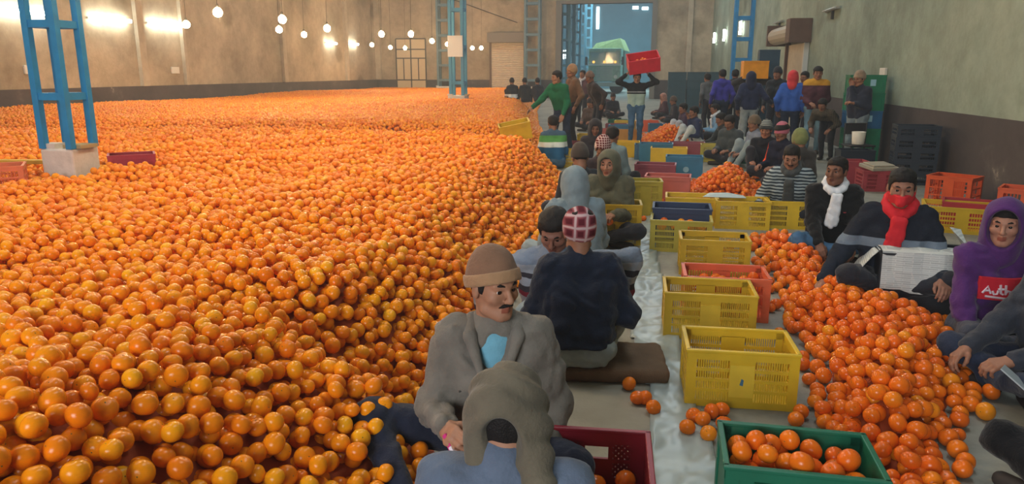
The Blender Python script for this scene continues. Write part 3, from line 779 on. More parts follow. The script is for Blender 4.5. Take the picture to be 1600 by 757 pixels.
def fruit_nodes(name, proto, low):
    ng = bpy.data.node_groups.new(name, 'GeometryNodeTree')
    ng.interface.new_socket('Geometry', in_out='INPUT', socket_type='NodeSocketGeometry')
    ng.interface.new_socket('Geometry', in_out='OUTPUT', socket_type='NodeSocketGeometry')
    N = ng.nodes.new; L = ng.links.new
    gi, go = N('NodeGroupInput'), N('NodeGroupOutput')
    def attr(nm, ty):
        a = N('GeometryNodeInputNamedAttribute'); a.data_type = ty; a.inputs['Name'].default_value = nm; return a
    mp = N('GeometryNodeMeshToPoints'); mp.mode = 'VERTICES'
    sel = attr('is_fruit', 'BOOLEAN')
    L(gi.outputs[0], mp.inputs['Mesh']); L(sel.outputs['Attribute'], mp.inputs['Selection'])
    ip = N('GeometryNodeInstanceOnPoints'); L(mp.outputs[0], ip.inputs['Points'])
    if low:
        sp = N('GeometryNodeMeshUVSphere'); sp.inputs['Segments'].default_value = 12; sp.inputs['Rings'].default_value = 7; sp.inputs['Radius'].default_value = 1.0
        sm = N('GeometryNodeSetMaterial'); sm.inputs['Material'].default_value = proto
        sh = N('GeometryNodeSetShadeSmooth'); L(sp.outputs[0], sm.inputs[0]); L(sm.outputs[0], sh.inputs[0]); L(sh.outputs[0], ip.inputs['Instance'])
    else:
        oi = N('GeometryNodeObjectInfo'); oi.transform_space = 'ORIGINAL'; oi.inputs['Object'].default_value = proto; oi.inputs['As Instance'].default_value = True
        L(oi.outputs['Geometry'], ip.inputs['Instance'])
    ro = attr('fruit_rot', 'FLOAT_VECTOR'); L(ro.outputs['Attribute'], ip.inputs['Rotation'])
    ra = attr('fruit_rad', 'FLOAT'); L(ra.outputs['Attribute'], ip.inputs['Scale'])
    jg = N('GeometryNodeJoinGeometry'); L(gi.outputs[0], jg.inputs[0]); L(ip.outputs[0], jg.inputs[0]); L(jg.outputs[0], go.inputs[0])
    return ng
def fruit_heap(name, Q, hf, box, step, proto, low, label):
    x0, x1, y0, y1 = box
    nx, ny = max(2, int((x1 - x0) / step)), max(2, int((y1 - y0) / step))
    X, Y = np.meshgrid(np.linspace(x0, x1, nx), np.linspace(y0, y1, ny), indexing='ij')
    H = hf(X.ravel(), Y.ravel()); Z = np.maximum(H - .13, -.02)
    gv = np.stack([X.ravel(), Y.ravel(), Z], 1)
    ii, jj = np.meshgrid(np.arange(nx - 1), np.arange(ny - 1), indexing='ij'); a = (ii * ny + jj).ravel()
    fq = np.stack([a, a + ny, a + ny + 1, a + 1], 1)
    fq = fq[(Z[fq] > .004).any(1)]
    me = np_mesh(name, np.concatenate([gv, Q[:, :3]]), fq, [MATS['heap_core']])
    n0, n1 = len(gv), len(Q)
    at = me.attributes.new('is_fruit', 'BOOLEAN', 'POINT'); at.data.foreach_set('value', np.concatenate([np.zeros(n0, bool), np.ones(n1, bool)]))
    at = me.attributes.new('fruit_rad', 'FLOAT', 'POINT'); at.data.foreach_set('value', np.concatenate([np.zeros(n0), Q[:, 3]]).astype(np.float32))
    rot = np.zeros((n0 + n1, 3), np.float32); rot[n0:] = np.random.normal(0, .8, (n1, 3)); rot[n0:, 2] = np.random.uniform(0, 6.28, n1)
    at = me.attributes.new('fruit_rot', 'FLOAT_VECTOR', 'POINT'); at.data.foreach_set('vector', rot.ravel())
    o = link(name, me); md = o.modifiers.new('fruit', 'NODES'); md.node_group = fruit_nodes(name + '_nodes', proto, low)
    return tag(o, label, 'oranges', None, 'stuff')
print('FRUIT', len(main_near), len(main_far), len(ha), len(hb), len(hc), len(hd), len(chosen['main']), len(chosen['a']))
# a redder single on the floor is the source for the right-hand heaps
LOOSE = [(983, 600, 0), (996, 622, 0), (1008, 622, .0), (1021, 637, 0), (1074, 668, 0), (1098, 655, 0), (1107, 678, 0), (1112, 643, .0), (1128, 640, 0), (1131, 662, 0), (1084, 650, 0)]
RP = None
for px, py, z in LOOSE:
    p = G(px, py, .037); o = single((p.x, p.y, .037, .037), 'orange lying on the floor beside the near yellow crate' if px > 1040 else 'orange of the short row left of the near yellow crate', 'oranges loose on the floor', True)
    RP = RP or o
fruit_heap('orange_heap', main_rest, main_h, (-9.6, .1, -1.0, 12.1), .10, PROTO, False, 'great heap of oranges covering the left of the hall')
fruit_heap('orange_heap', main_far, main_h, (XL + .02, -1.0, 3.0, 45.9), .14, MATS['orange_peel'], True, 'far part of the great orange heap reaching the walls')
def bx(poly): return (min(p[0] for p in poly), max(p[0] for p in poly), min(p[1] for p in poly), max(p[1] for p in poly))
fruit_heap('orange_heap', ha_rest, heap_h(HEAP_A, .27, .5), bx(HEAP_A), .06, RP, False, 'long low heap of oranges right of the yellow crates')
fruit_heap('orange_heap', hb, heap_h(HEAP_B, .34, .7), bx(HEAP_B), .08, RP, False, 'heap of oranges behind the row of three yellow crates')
fruit_heap('orange_heap', hc, heap_h(HEAP_C, .42, .9), bx(HEAP_C), .10, MATS['orange_peel_redder'], True, 'heap of oranges behind the blue crates, by the crate carrier')
fruit_heap('orange_heap', hd, heap_h(HEAP_D, .35, .8), bx(HEAP_D), .15, MATS['orange_peel_redder'], True, 'small distant heap of oranges behind the crate carrier')

# ================================================================== CRATES
def slotted(mb, L, H, th, z0, rows, n, M, plate=True, solid=False, rim=.045, lattice=False):
    """one crate wall in its own plane: x along, z up, thickness in y"""
    B = lambda a, b: mb.box(a, b, 0, M)
    B((-L / 2, 0, z0), (L / 2, th, z0 + .035)); B((-L / 2, -.004, H - rim), (L / 2, th, H))
    B((-L / 2, -.003, z0), (-L / 2 + .045, th, H)); B((L / 2 - .045, -.003, z0), (L / 2, th, H))
    if solid:
        B((-L / 2 + .04, .004, z0 + .03), (L / 2 - .04, th - .002, H - rim + .005)); return
    pw = .12 if plate else 0
    if pw: B((-pw / 2, -.002, z0 + .03), (pw / 2, th, H - rim + .005))
    za, zb = z0 + .035, H - rim
    if lattice:
        for sgn in (-1, 1):
            for k in range(-1, 9):
                pass
    hr = (zb - za) / rows
    for i in range(1, rows): B((-L / 2 + .04, .001, za + i * hr - .008), (L / 2 - .04, th - .001, za + i * hr + .008))
    for s in (-1, 1):
        a, b = pw / 2, L / 2 - .045
        for k in range(1, n):
            x = s * (a + (b - a) * k / n); B((x - .0032, .003, za), (x + .0032, th - .003, zb))
def crate_mesh_set(L, W, H, style, n, rows):
    th = .012; parts = {}
    I = Matrix.Identity(4)
    solid = style == 'solid'
    for nm, M, LL, nn, pl in (('front_panel', Matrix.Translation((0, -W / 2, 0)), L, n, True), ('back_panel', Matrix.Translation((0, W / 2, 0)) @ Matrix.Rotation(math.pi, 4, 'Z'), L, n, True),
                      ('end_panel', Matrix.Translation((-L / 2, 0, 0)) @ Matrix.Rotation(-math.pi / 2, 4, 'Z'), W, max(4, n * 2 // 3), False), ('end_panel_b', Matrix.Translation((L / 2, 0, 0)) @ Matrix.Rotation(math.pi / 2, 4, 'Z'), W, max(4, n * 2 // 3), False)):
        mb = MB()
        if style == 'perforated':
            # perforated panel: two diamond-mesh fields beside a hand hole
            B = lambda a, b: mb.box(a, b, 0, M)
            B((-LL / 2, 0, 0), (LL / 2, th, .05)); B((-LL / 2, -.004, H - .03), (LL / 2, th, H))
            fw = LL * .17; hx = LL * .16; fz0, fz1 = .10, H - .055
            xs = [(-LL / 2, -hx - fw), (-hx, hx), (hx + fw, LL / 2)]
            B((xs[0][0], 0, .05), (xs[0][1], th, H - .03)); B((xs[2][0], 0, .05), (xs[2][1], th, H - .03))
            B((-hx, 0, .05), (hx, th, H - .115)); B((-hx, 0, H - .065), (hx, th, H - .03)); B((-hx, 0, H - .115), (-hx * .72, th, H - .065)); B((hx * .72, 0, H - .115), (hx, th, H - .065))
            for s in (-1, 1):
                x0, x1 = sorted((s * hx, s * (hx + fw)))
                B((x0, 0, .05), (x1, th, fz0)); B((x0, 0, fz1), (x1, th, H - .03)); B((x0, 0, (fz0 + fz1) / 2 - .008), (x1, th, (fz0 + fz1) / 2 + .008))
                step = .022; w_, h_ = x1 - x0, fz1 - fz0
                k = -h_
                while k < w_:
                    for dr in (1, -1):
                        pa, pb = max(0, k), min(w_, k + h_)
                        if pb - pa > .006:
                            za, zb = (pa - k, pb - k) if dr == 1 else (h_ - (pa - k), h_ - (pb - k))
                            a = M @ Vector((x0 + pa, th / 2, fz0 + za)); b_ = M @ Vector((x0 + pb, th / 2, fz0 + zb))
                            mb.bar(a, b_, .010, .010)
                    k += step
        else:
            slotted(mb, LL, H, th, 0, rows, nn, M, pl, solid)
            if not solid and not pl:
                pass
        parts[nm] = mb
    base = MB().box((-L / 2 + .01, -W / 2 + .01, 0), (L / 2 - .01, W / 2 - .01, .012))
    rim = MB()
    o_, t_ = .008, .014
    for z0, z1 in ((H - .012, H + .004),):
        rim.box((-L / 2 - o_, -W / 2 - o_, z0), (L / 2 + o_, -W / 2 + t_, z1)).box((-L / 2 - o_, W / 2 - t_, z0), (L / 2 + o_, W / 2 + o_, z1))
        rim.box((-L / 2 - o_, -W / 2, z0), (-L / 2 + t_, W / 2, z1)).box((L / 2 - t_, -W / 2, z0), (L / 2 + o_, W / 2, z1))
    parts['base'] = base; parts['rim'] = rim
    return parts
_cm = {}
def crate(label, loc, rz, col, style='slots', L=.54, W=.36, H=.29, n=12, rows=4, rot=None, group=None, bev=False):
    key = (col, style, L, W, H, n, rows)
    m = plastic(col)
    if key not in _cm:
        _cm[key] = {k: mb.mesh('crate_' + k, m) for k, mb in crate_mesh_set(L, W, H, style, n, rows).items()}
    t = thing('crate', label, 'crate', loc, rz, group)
    if rot: t.rotation_euler = rot
    for k, me in _cm[key].items():
        o = link(k.replace('_b', '') if k == 'end_panel_b' else k, me, t)
        if bev and k in ('rim',):
            bm = o.modifiers.new('bevel', 'BEVEL'); bm.width = .004; bm.segments = 2
    return t
YEL, YEL2, OLV = (218, 180, 38), (208, 172, 40), (180, 166, 64)
BLU, NAV, MAR, SAL, ORG, GRN, RED, DRK, TEA = (46, 112, 148), (46, 64, 100), (142, 66, 80), (196, 100, 88), (214, 88, 46), (24, 104, 78), (150, 30, 48), (38, 48, 60), (38, 74, 88)
def gp(px, py, z=0): 
    p = G(px, py, z); return (p.x, p.y, z)
A_ = R(-2)
# foreground row (positions are the centre of the footprint)
def front_at(px, py, W=.36, rz=0.0, z=0.0):
    p = G(px, py, z); return (p.x - math.sin(rz) * W / 2 * -1 * 0 + -math.sin(rz) * W / 2, p.y + math.cos(rz) * W / 2, z)
c = crate('nearest yellow slotted crate with a small mark on its plate', (.478, 3.60, 0), R(2), YEL, n=14, rows=4, bev=True, L=.52, W=.34)
MB().box((-.058, -.178, .06), (.058, -.170, .225)).build('label_plate', plastic((232, 196, 58)), c)
MB().add([(-.010, -.1795, .125), (.006, -.1795, .12), (.009, -.1795, .15), (-.002, -.1795, .158)], [(0, 1, 2, 3)]).build('sticker', mat('mark_blue', (70, 120, 150)), c)
c2_ = crate('second nearest yellow slotted crate, in front of the orange crate', front_at(1106, 532, rz=0), R(1), YEL2, n=14, rows=4, bev=True)
MB().box((-.06, -.188, .06), (.06, -.180, .225)).build('label_plate', plastic((222, 186, 56)), c2_)
co = crate('orange slotted crate filled with fruit between two yellow crates', front_at(1132, 502, rz=0), R(1), (222, 104, 66), n=10, rows=3)
crate('third yellow crate up the aisle, behind the orange crate', front_at(1115, 432, rz=0), 0, YEL2, n=12)
cn = crate('olive-yellow crate holding a few oranges and a dark blue crate', front_at(1062, 395, rz=R(-2)), R(-2), OLV, n=12)
crate('dark blue crate standing behind the olive-yellow crate', (0.33, 7.12, .05), R(-1), NAV, 'solid')
for px, l in ((1079, 'left crate of the row of three yellow crates'), (1159, 'middle crate of the row of three yellow crates'), (1237, 'right crate of the row of three yellow crates, beside the white scarf')):
    crate(l, front_at(px, 359 if px > 1100 else 352, rz=R(-1)), R(-1), YEL, n=12, group='row of three yellow crates')
crate('upright yellow crate in front of the smiling hooded man', front_at(970, 388, .36, R(4)), R(4), YEL2, L=.36, W=.3, H=.40, n=8, rows=5)
crate('olive-yellow crate on end beside the smiling hooded man', front_at(1008, 340, .36, R(4)), R(4), OLV, L=.36, W=.3, H=.40, n=8)
crate('salmon-red crate with printed marks above loose oranges', front_at(1041, 315, rz=R(-4)), R(-4), SAL, 'solid', L=.56, H=.31)
crate('maroon crate behind the salmon-red crate', front_at(1022, 292, rz=R(-3)), R(-3), MAR, 'solid', L=.57, H=.31)
c = crate('blue crate with a pale round mark, left of the orange heap', front_at(1068, 277, rz=R(-2)), R(-2), BLU, 'solid', L=.56, H=.31)
MB().lathe([(.001, .0), (.045, .0), (.045, .004)], 14).build('round_mark', mat('mark_pale', (140, 180, 200)), c); c.children[-1].rotation_euler = (R(90), 0, 0); c.children[-1].location = (.03, -.185, .12)
crate('bright yellow crate between the blue crates', front_at(1044, 259, rz=R(-2)), R(-2), YEL, 'solid', L=.62, H=.30)
crate('blue crate behind the bright yellow crate', front_at(1024, 255, rz=R(-2)), R(-2), BLU, 'solid', L=.58, H=.34)
crate('maroon crate right of the rear blue crate', front_at(1072, 249, rz=R(-2)), R(-2), MAR, 'solid', L=.66, H=.30)
crate('olive-yellow slotted crate behind the middle orange heap', front_at(1120, 254, rz=R(-2)), R(-2), OLV, n=10, L=.58, H=.31)
crate('green crate beside the olive-yellow crate in the middle row', front_at(1152, 256, rz=R(-2)), R(-2), GRN, 'solid', L=.34, W=.3, H=.31)
crate('low blue crate at the feet of the crate carrier', front_at(1008, 250), 0, (70, 110, 140), 'solid', L=.4, H=.28)
# left side by the heap
crate('yellow crate at the foot of the heap beside the dark seated back', front_at(878, 262, rz=R(8)), R(8), YEL2, n=10)
crate('yellow crate half hidden behind the hooded sorter', front_at(976, 246), 0, YEL, 'solid')
crate('small yellow crate behind the green-shirted man', front_at(916, 232), 0, YEL, 'solid', L=.4)
crate('maroon crate low behind the green-shirted man', front_at(900, 238), 0, MAR, 'solid', L=.45, H=.2)
# tilted yellow crate being emptied on the crest
crate('tilted yellow crate being emptied at the crest of the heap', tuple(G(803, 214, .62) + Vector((0, .25, -.05))), 0, YEL2, 'solid', L=.48, W=.32, H=.26, rot=(R(8), R(-12), R(14)))
# far cluster of low crates in the aisle
far = [(965, 204, GRN, 'green crate lying far up the aisle'), (945, 222, SAL, 'salmon crate far up the aisle beside the dark figure'), (962, 212, MAR, 'maroon crate far up the aisle'), (976, 206, YEL2, 'mustard crate far up the aisle'), (968, 214, BLU, 'blue crate far up the aisle'), (978, 224, (196, 140, 60), 'tan crate left of the crate carrier'), (1012, 206, ORG, 'orange crate right of the crate carrier'), (1030, 212, BLU, 'blue crate behind the far orange heap'), (1052, 212, MAR, 'maroon crate behind the far orange heap')]
for px, py, c_, l in far: crate(l, front_at(px, py), R(random.uniform(-6, 6)), c_, 'solid', L=.56)
# right side
crate('yellow crate lying with a few oranges behind the red-masked man', front_at(1500, 366, .5, R(-14)), R(-14), YEL, n=10, L=.66, W=.5, H=.26)
crate('orange slotted crate on the floor by the right wall', (3.70, 9.75, 0), R(-38), ORG, n=5, rows=3, L=.5, W=.4, H=.36)
crate('orange crate at the right edge of the picture', (3.72, 7.95, 0.06), R(-30), ORG, n=5, rows=3, L=.5, W=.36, H=.42)
crate('red crate lying behind the purple hooded sweatshirt', (3.35, 8.35, 0), R(-20), (176, 44, 56), 'solid', L=.5, W=.36, H=.27)
crate('red crate topped with cardboard behind the red-masked man', front_at(1374, 300), R(3), (168, 66, 74), n=8, L=.46, H=.28)
crate('black crate on the floor between the green stack and the dark stack', (3.15, 12.2, 0), R(2), DRK, 'solid', L=.50, W=.36, H=.42)
crate('faded red crate behind the white-scarfed man', front_at(1338, 290), R(2), (170, 70, 78), 'solid', L=.3, H=.34)
for k in range(5):
    ordn = ['bottom', 'second from the bottom', 'middle', 'second from the top', 'top'][k]
    crate('dark crate, %s of the stack by the right wall' % ordn, (3.80, 11.6, k * .17), R(-8 + random.uniform(-1.5, 1.5)), DRK, L=.56, W=.42, H=.166, n=8, rows=2, group='dark stacked crates')
for k in range(5):
    ordn = ['bottom', 'second from the bottom', 'third from the bottom', 'fourth from the bottom', 'top'][k]
    col = [GRN, GRN, BLU, GRN, GRN][k]
    cc = crate('%s crate, %s of the tall stack by the right wall' % ('blue' if col == BLU else 'green', ordn), (3.72, 14.2, k * .31), R(random.uniform(-3, 2)), (30, 118, 86) if col == GRN else (36, 96, 140), 'solid', L=.58, W=.4, H=.305, group='green and blue stacked crates')
    if k in (2, 4):
        MB().box((.04, -.205, .12), (.13, -.2, .23)).build('paper_tag', mat('tag_pale', (150, 195, 215)), cc)
for r_ in range(3):
    for k in range(5):
        ordn = ['bottom', 'second from the bottom', 'middle', 'second from the top', 'top'][k]
        crate('dark teal crate, %s of the %s far stack before the back wall' % (ordn, ['left', 'middle', 'right'][r_]), (.95 + r_ * .72, 30.0, k * .32), R(random.uniform(-2, 2)), TEA, 'solid', L=.68, W=.45, H=.315, group='dark teal stacked crates')
for k in range(6):
    ordn = ['bottom', 'second from the bottom', 'third from the bottom', 'fourth from the bottom', 'fifth from the bottom', 'top'][k]
    crate('blue-black crate, %s of the stack behind the capped man' % ordn, (2.95, 20.5, k * .36), R(random.uniform(-2, 2)), (34, 62, 82), 'solid', L=.50, W=.4, H=.355, group='blue-black stacked crates')
# crates sunk in the heap beside the near plinth
crate('orange crate sunk in the heap beside the whitewashed plinth', (-6.35, 6.0, .44), R(40), (222, 116, 70), n=8, rows=3, L=.66, W=.42, H=.27)
crate('maroon crate sunk in the heap right of the whitewashed plinth', (-5.62, 7.15, .47), R(38), (160, 44, 62), 'solid', L=.46, W=.34, H=.25)
o = MB().box((-.55, -.05, 0), (.55, .05, .04)).build('plank', mat('plank_yellow', (196, 160, 60), rough=.7, var=.15)); o.location = (-6.7, 6.55, .66); o.rotation_euler = (0, 0, R(8)); tag(o, 'yellowish plank lying by the whitewashed plinth', 'plank')
# foreground red and green crates
red_c = crate('dark red crate with diamond-perforated sides, bottom centre', (-.135, 2.26, 0), R(3), RED, 'perforated', L=.38, W=.54, H=.29, bev=True)
grn_c = crate('green crate heaped with oranges, bottom right', (.555, 2.47, 0.0), R(-1), GRN, 'solid', L=.51, W=.33, H=.31, bev=True)
MB().box((-.16, -.174, .17), (.16, -.163, .26)).build('handle_panel', plastic((34, 120, 90)), grn_c)
def fill_crate(c, L, W, n, seed, z0, zmax, label, group, redder=True):
    M = Matrix.Translation(c.location) @ c.rotation_euler.to_matrix().to_4x4()
    for q in drop_fruit(-L / 2 + .02, L / 2 - .02, -W / 2 + .02, W / 2 - .02, z0, n, seed, zmax=zmax):
        p = M @ Vector(q[:3]); single((p.x, p.y, p.z, q[3] * 1.03), label, group, redder)
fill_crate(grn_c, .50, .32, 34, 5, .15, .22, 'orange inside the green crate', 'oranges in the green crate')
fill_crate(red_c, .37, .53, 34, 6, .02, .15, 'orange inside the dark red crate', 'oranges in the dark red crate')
fill_crate(co, .52, .34, 22, 7, .17, .11, 'orange inside the orange crate', 'oranges in the orange crate')
fill_crate(cn, .52, .34, 12, 8, .18, .10, 'orange inside the olive-yellow crate', 'oranges in the olive-yellow crate')
for px, py in ((1018, 318), (1026, 322), (1036, 320), (1033, 314), (1044, 322), (1005, 342)):
    p = G(px, py, .036); single((p.x, p.y, .036, .037), 'orange lying under the salmon-red crate', 'oranges before the salmon-red crate', True)
# orange carried to the red crate overhead is placed with the carrier

# ================================================================== PEOPLE
def ik(a, b, l1, l2, pole):
    a = Vector(a); b = Vector(b); d = b - a; L = d.length
    if L > (l1 + l2) * .985:
        b = a + d * ((l1 + l2) * .985 / L); d = b - a; L = d.length
    L = max(L, abs(l1 - l2) + .02); u = d.normalized()
    x = (l1 * l1 - l2 * l2 + L * L) / (2 * L); h = math.sqrt(max(0, l1 * l1 - x * x))
    p = Vector(pole); p = p - u * p.dot(u)
    if p.length < 1e-4: p = Vector((0, -1, 0))
    return a + u * x + p.normalized() * h, b
def union(P, prims, k):
    d = None
    for q in prims:
        e = s_cone(P, *q) if len(q) == 4 else s_ell(P, *q)
        d = e if d is None else smin(d, e, k)
    return d
def bounds(prims, pad=.03):
    lo = np.full(3, 1e9); hi = -lo
    for q in prims:
        if len(q) == 4:
            a, b, r1, r2 = q
            for p, r in ((a, r1), (b, r2)):
                lo = np.minimum(lo, np.array(p) - r); hi = np.maximum(hi, np.array(p) + r)
        else:
            m = max(q[1]); lo = np.minimum(lo, np.array(q[0]) - m); hi = np.maximum(hi, np.array(q[0]) + m)
    return lo - pad, hi + pad
def d_cran(P, g=0.0):
    return smin(s_ell(P, (0, -.015, .03), (.076 + g, .095 + g, .085 + g)), s_ell(P, (0, .012, -.035), (.060 + g, .070 + g, .082 + g)), .03)
def sdf_head(P):
    d = d_cran(P)
    X = np.abs(P[:, 0]); Q = P.copy(); Q[:, 0] = X
    d = smin(d, s_ell(Q, (.041, .052, -.022), (.026, .028, .024)), .025)
    d = smin(d, s_ell(P, (0, .062, -.096), (.024, .022, .02)), .03)
    d = smin(d, s_cone(Q, (.050, .020, -.075), (.015, .06, -.098), .022, .018), .025)
    d = smin(d, s_cone(Q, (.046, .066, .026), (.008, .083, .024), .011, .011), .016)
    d = np.maximum(d, -s_ell(Q, (.031, .100, .004), (.019, .020, .014)) * .8) if False else -smin(-d, s_ell(Q, (.031, .099, .004), (.020, .019, .014)), .012)
    d = smin(d, s_cone(P, (0, .082, .016), (0, .105, -.028), .008, .0125), .010)
    d = smin(d, s_cone(Q, (.006, .098, -.032), (.013, .092, -.033), .008, .008), .006)
    d = smin(d, s_cone(Q, (0, .089, -.058), (.020, .080, -.060), .0075, .004), .006)
    d = smin(d, s_cone(Q, (0, .086, -.071), (.017, .079, -.068), .0085, .005), .006)
    d = -smin(-d, s_cone(Q, (0, .098, -.0645), (.020, .086, -.064), .003, .002), .004)
    d = smin(d, s_ell(Q, (.079, -.008, -.008), (.010, .020, .032)), .008)
    d = smin(d, s_cone(Q, (.018, .0815, .0125), (.044, .0735, .0110), .0042, .0042), .004)
    d = smin(d, s_cone(Q, (.020, .0795, -.0055), (.042, .0735, -.0045), .0036, .0036), .004)
    d = smin(d, s_cone(P, (0, -.022, -.06), (0, -.026, -.115), .052, .050), .03)
    return d
_hc = {}
def head_geo(res):
    if res not in _hc: _hc[res] = surfnet(sdf_head, (-.10, -.13, -.22), (.10, .13, .13), res)
    return _hc[res]
def sdf_hand(curl):
    xs = (.030, .010, -.010, -.028); ls = (.95, 1.05, 1.0, .8); base = (.086, .092, .088, .078)
    prims = []
    for x, l, b in zip(xs, ls, base): prims.append(((x * .55, .012, 0), (x, b, 0), .014, .0125))
    fing = []
    for i, (x, l, b) in enumerate(zip(xs, ls, base)):
        p = Vector((x, b, 0)); a = 0.0
        for seg, (L, r1, r2, ca) in enumerate(((.042, .0098, .009, .75), (.027, .009, .0083, 1.15), (.021, .0083, .0068, .8))):
            a += curl * ca * (1 + .08 * i); q = p + Vector((x * .10, math.cos(a), -math.sin(a))) * (L * l)
            fing.append((tuple(p), tuple(q), r1, r2)); p = q
    th = [((.018, .018, -.004), (.042, .046, -.018), .017, .0125), ((.042, .046, -.018), (.048 - .01 * curl, .074, -.030 - .012 * curl), .0125, .0105), ((.048 - .01 * curl, .074, -.030 - .012 * curl), (.044 - .02 * curl, .094, -.040 - .016 * curl), .0105, .008)]
    wrist = [((-.008, -.06, 0), (-.008, .015, 0), .023, .023), ((.010, -.06, 0), (.010, .015, 0), .023, .022)]
    def f(P):
        d = union(P, prims + wrist, .012)
        for i in range(4):
            e = union(P, fing[3 * i:3 * i + 3], .004); d = smin(d, e, .005)
        return smin(d, union(P, th, .006), .010)
    return f
_hh = {}
def hand_geo(curl, res):
    k = (round(curl, 2), res)
    if k not in _hh: _hh[k] = surfnet(sdf_hand(curl), (-.075, -.075, -.13), (.08, .21, .045), res)
    return _hh[k]
def xform(V, M):
    A = np.array(M.to_3x3()); return V @ A.T + np.array(M.translation)
def skinm(c): return mat('skin_%d_%d_%d' % c, c, rough=.55, spec=.35, var=.08, vscale=30)
HAIR = mat('hair_black', (26, 22, 22), rough=.6, spec=.3, bump=.6, bscale=220)
EYEW = mat('eye_white', (225, 220, 212), rough=.2); EYEI = mat('eye_iris', (30, 20, 16), rough=.15)
SK1, SK2, SK3 = (168, 120, 94), (152, 106, 83), (136, 95, 75)
POSES = {
 'cross': dict(pel=(0, 0, .13), al=(-.0 + .10, .30, .075), ar=(-.10, .24, .075), kl=(-1, .55, .32), kr=(1, .55, .32)),
 'squat': dict(pel=(0, -.02, .15), al=(-.14, .34, .075), ar=(.14, .34, .075), kl=(-.35, .6, 1), kr=(.35, .6, 1)),
 'kneeup': dict(pel=(0, 0, .13), al=(-.12, .46, .075), ar=(.12, .46, .075), kl=(-.25, .3, 1), kr=(.25, .3, 1)),
 'stand': dict(pel=(0, 0, .90), al=(-.10, -.02, .08), ar=(.10, -.02, .08), kl=(0, 1, 0), kr=(0, 1, 0)),
}
def person(label, head_px=None, loc=None, face=180, pose='cross', z=0.0, s=1.0, lean=8, hy=0, hp=0, wl=None, wr=None, el=None, er=None, al=None, ar=None, kl=None, kr=None,
           top=None, bot=None, skin=SK2, res=.022, hair=True, gear=(), topname='jacket', bulk=1.0, curl=.5, extra=None, cut=None, palm=None, shoes=True, hands=True, twist=0, hoff=.150, collar=0.0, hemup=0.0, eyes=None, torso=1.0, beard=None, fold=.006, group=None):
    po = POSES[pose]; pel = Vector(po['pel'])
    RL = Matrix.Rotation(R(-lean), 3, 'X'); RT = Matrix.Rotation(R(twist), 3, 'Z')
    def U(x, y, zz): return pel + RL @ (RT @ Vector((x, y, zz)))
    J = dict(chest=U(0, .01, .28), neck=U(0, -.01, .48), sl=U(-.18, -.01, .435), sr=U(.18, -.01, .435), waist=U(0, 0, .1))
    Mh = Matrix.Translation(J['neck'] + Vector((0, .025 + .03 * math.sin(R(hp + lean * .5)), hoff))) @ Matrix.Rotation(R(hy), 4, 'Z') @ Matrix.Rotation(R(-hp), 4, 'X')
    hc = Mh.translation
    if pose == 'stand': dl, dr = (-.25, .06, .86), (.25, .06, .86)
    else: dl, dr = (-.14, .36, .27), (.14, .36, .27)
    wl = Vector(wl or dl); wr = Vector(wr or dr)
    J['el'], J['wl'] = ik(J['sl'], wl, .285, .25, el or (-.38, -.6, -.8)); J['er'], J['wr'] = ik(J['sr'], wr, .285, .25, er or (.38, -.6, -.8))
    hl, hr = pel + Vector((-.09, 0, -.01)), pel + Vector((.09, 0, -.01))
    J['kl'], J['al'] = ik(hl, al or po['al'], .42, .41, kl or po['kl']); J['kr'], J['ar'] = ik(hr, ar or po['ar'], .42, .41, kr or po['kr'])
    th = R(face)
    if head_px is not None:
        w = G(head_px[0], head_px[1], z + hc.z * s); off = Matrix.Rotation(th, 3, 'Z') @ (hc * s)
        loc = (w.x - off.x, w.y - off.y, z)
    root = thing('person', label, 'person', loc, th, group); root.scale = (s, s, s)
    near = res <= .014; flat_hair = any(getattr(g, 'covers', False) for g in gear)
    if fold == .006: fold = .011 if near else .008
    T = tuple
    # ---- clothing: upper body
    B = bulk
    tp = [(T(pel + Vector((-.07, 0, .0))), T(U(-.085, .01, .28)), .112 * B, .115 * B * torso), (T(pel + Vector((.07, 0, .0))), T(U(.085, .01, .28)), .112 * B, .115 * B * torso),
          (T(U(-.085, .01, .28)), T(U(-.140, -.01, .428)), .112 * B, .074 * B), (T(U(.085, .01, .28)), T(U(.140, -.01, .428)), .112 * B, .074 * B),
          (T(U(-.06, -.01, .44)), T(U(.06, -.01, .44)), .085, .085), (T(J['neck'] - Vector((0, 0, .03))), T(J['neck'] + Vector((0, 0, .035 + collar))), .085, .068 + collar * .1)]
    arms = []
    for a in 'lr':
        sg = -1 if a == 'l' else 1
        wv = J['w' + a]; fv = (wv - J['e' + a]).normalized()
        arms += [(T(J['s' + a] - Vector((sg * .02, 0, 0))), T(J['e' + a]), .070 * B, .057 * B), (T(J['e' + a]), T(wv - fv * .015), .057 * B, .043 * B)]
    seed = random.random() * 20; hem = pel.z - (.05 if pose == 'stand' else .035) + hemup
    def f_top(P):
        d = union(P, tp, .04)
        e = union(P, arms[:2], .04); d = smin(d, e, .035)
        e = union(P, arms[2:], .04); d = smin(d, e, .035)
        if fold: d = d + fold * folds(P, seed, near)
        if cut: d = np.maximum(d, -cut(P, U, J))
        near_arm = np.minimum(union(P, arms[:2], .03), union(P, arms[2:], .03)) < .012
        return np.maximum(np.maximum(d, np.where(near_arm, -1.0, hem - P[:, 2])), .004 - P[:, 2])
    lo, hi = bounds(tp + arms)
    V, Fq = surfnet(f_top, lo, hi, res)
    top_o = link(topname, np_mesh(topname, V, Fq, [top]), root)
    # ---- trousers
    lg = [(T(hl), T(hr), .106, .106)]
    for a, h0 in (('l', hl), ('r', hr)):
        lg += [(T(h0), T(J['k' + a]), .096, .070), (T(J['k' + a]), T(J['a' + a] + Vector((0, 0, .01))), .068, .050)]
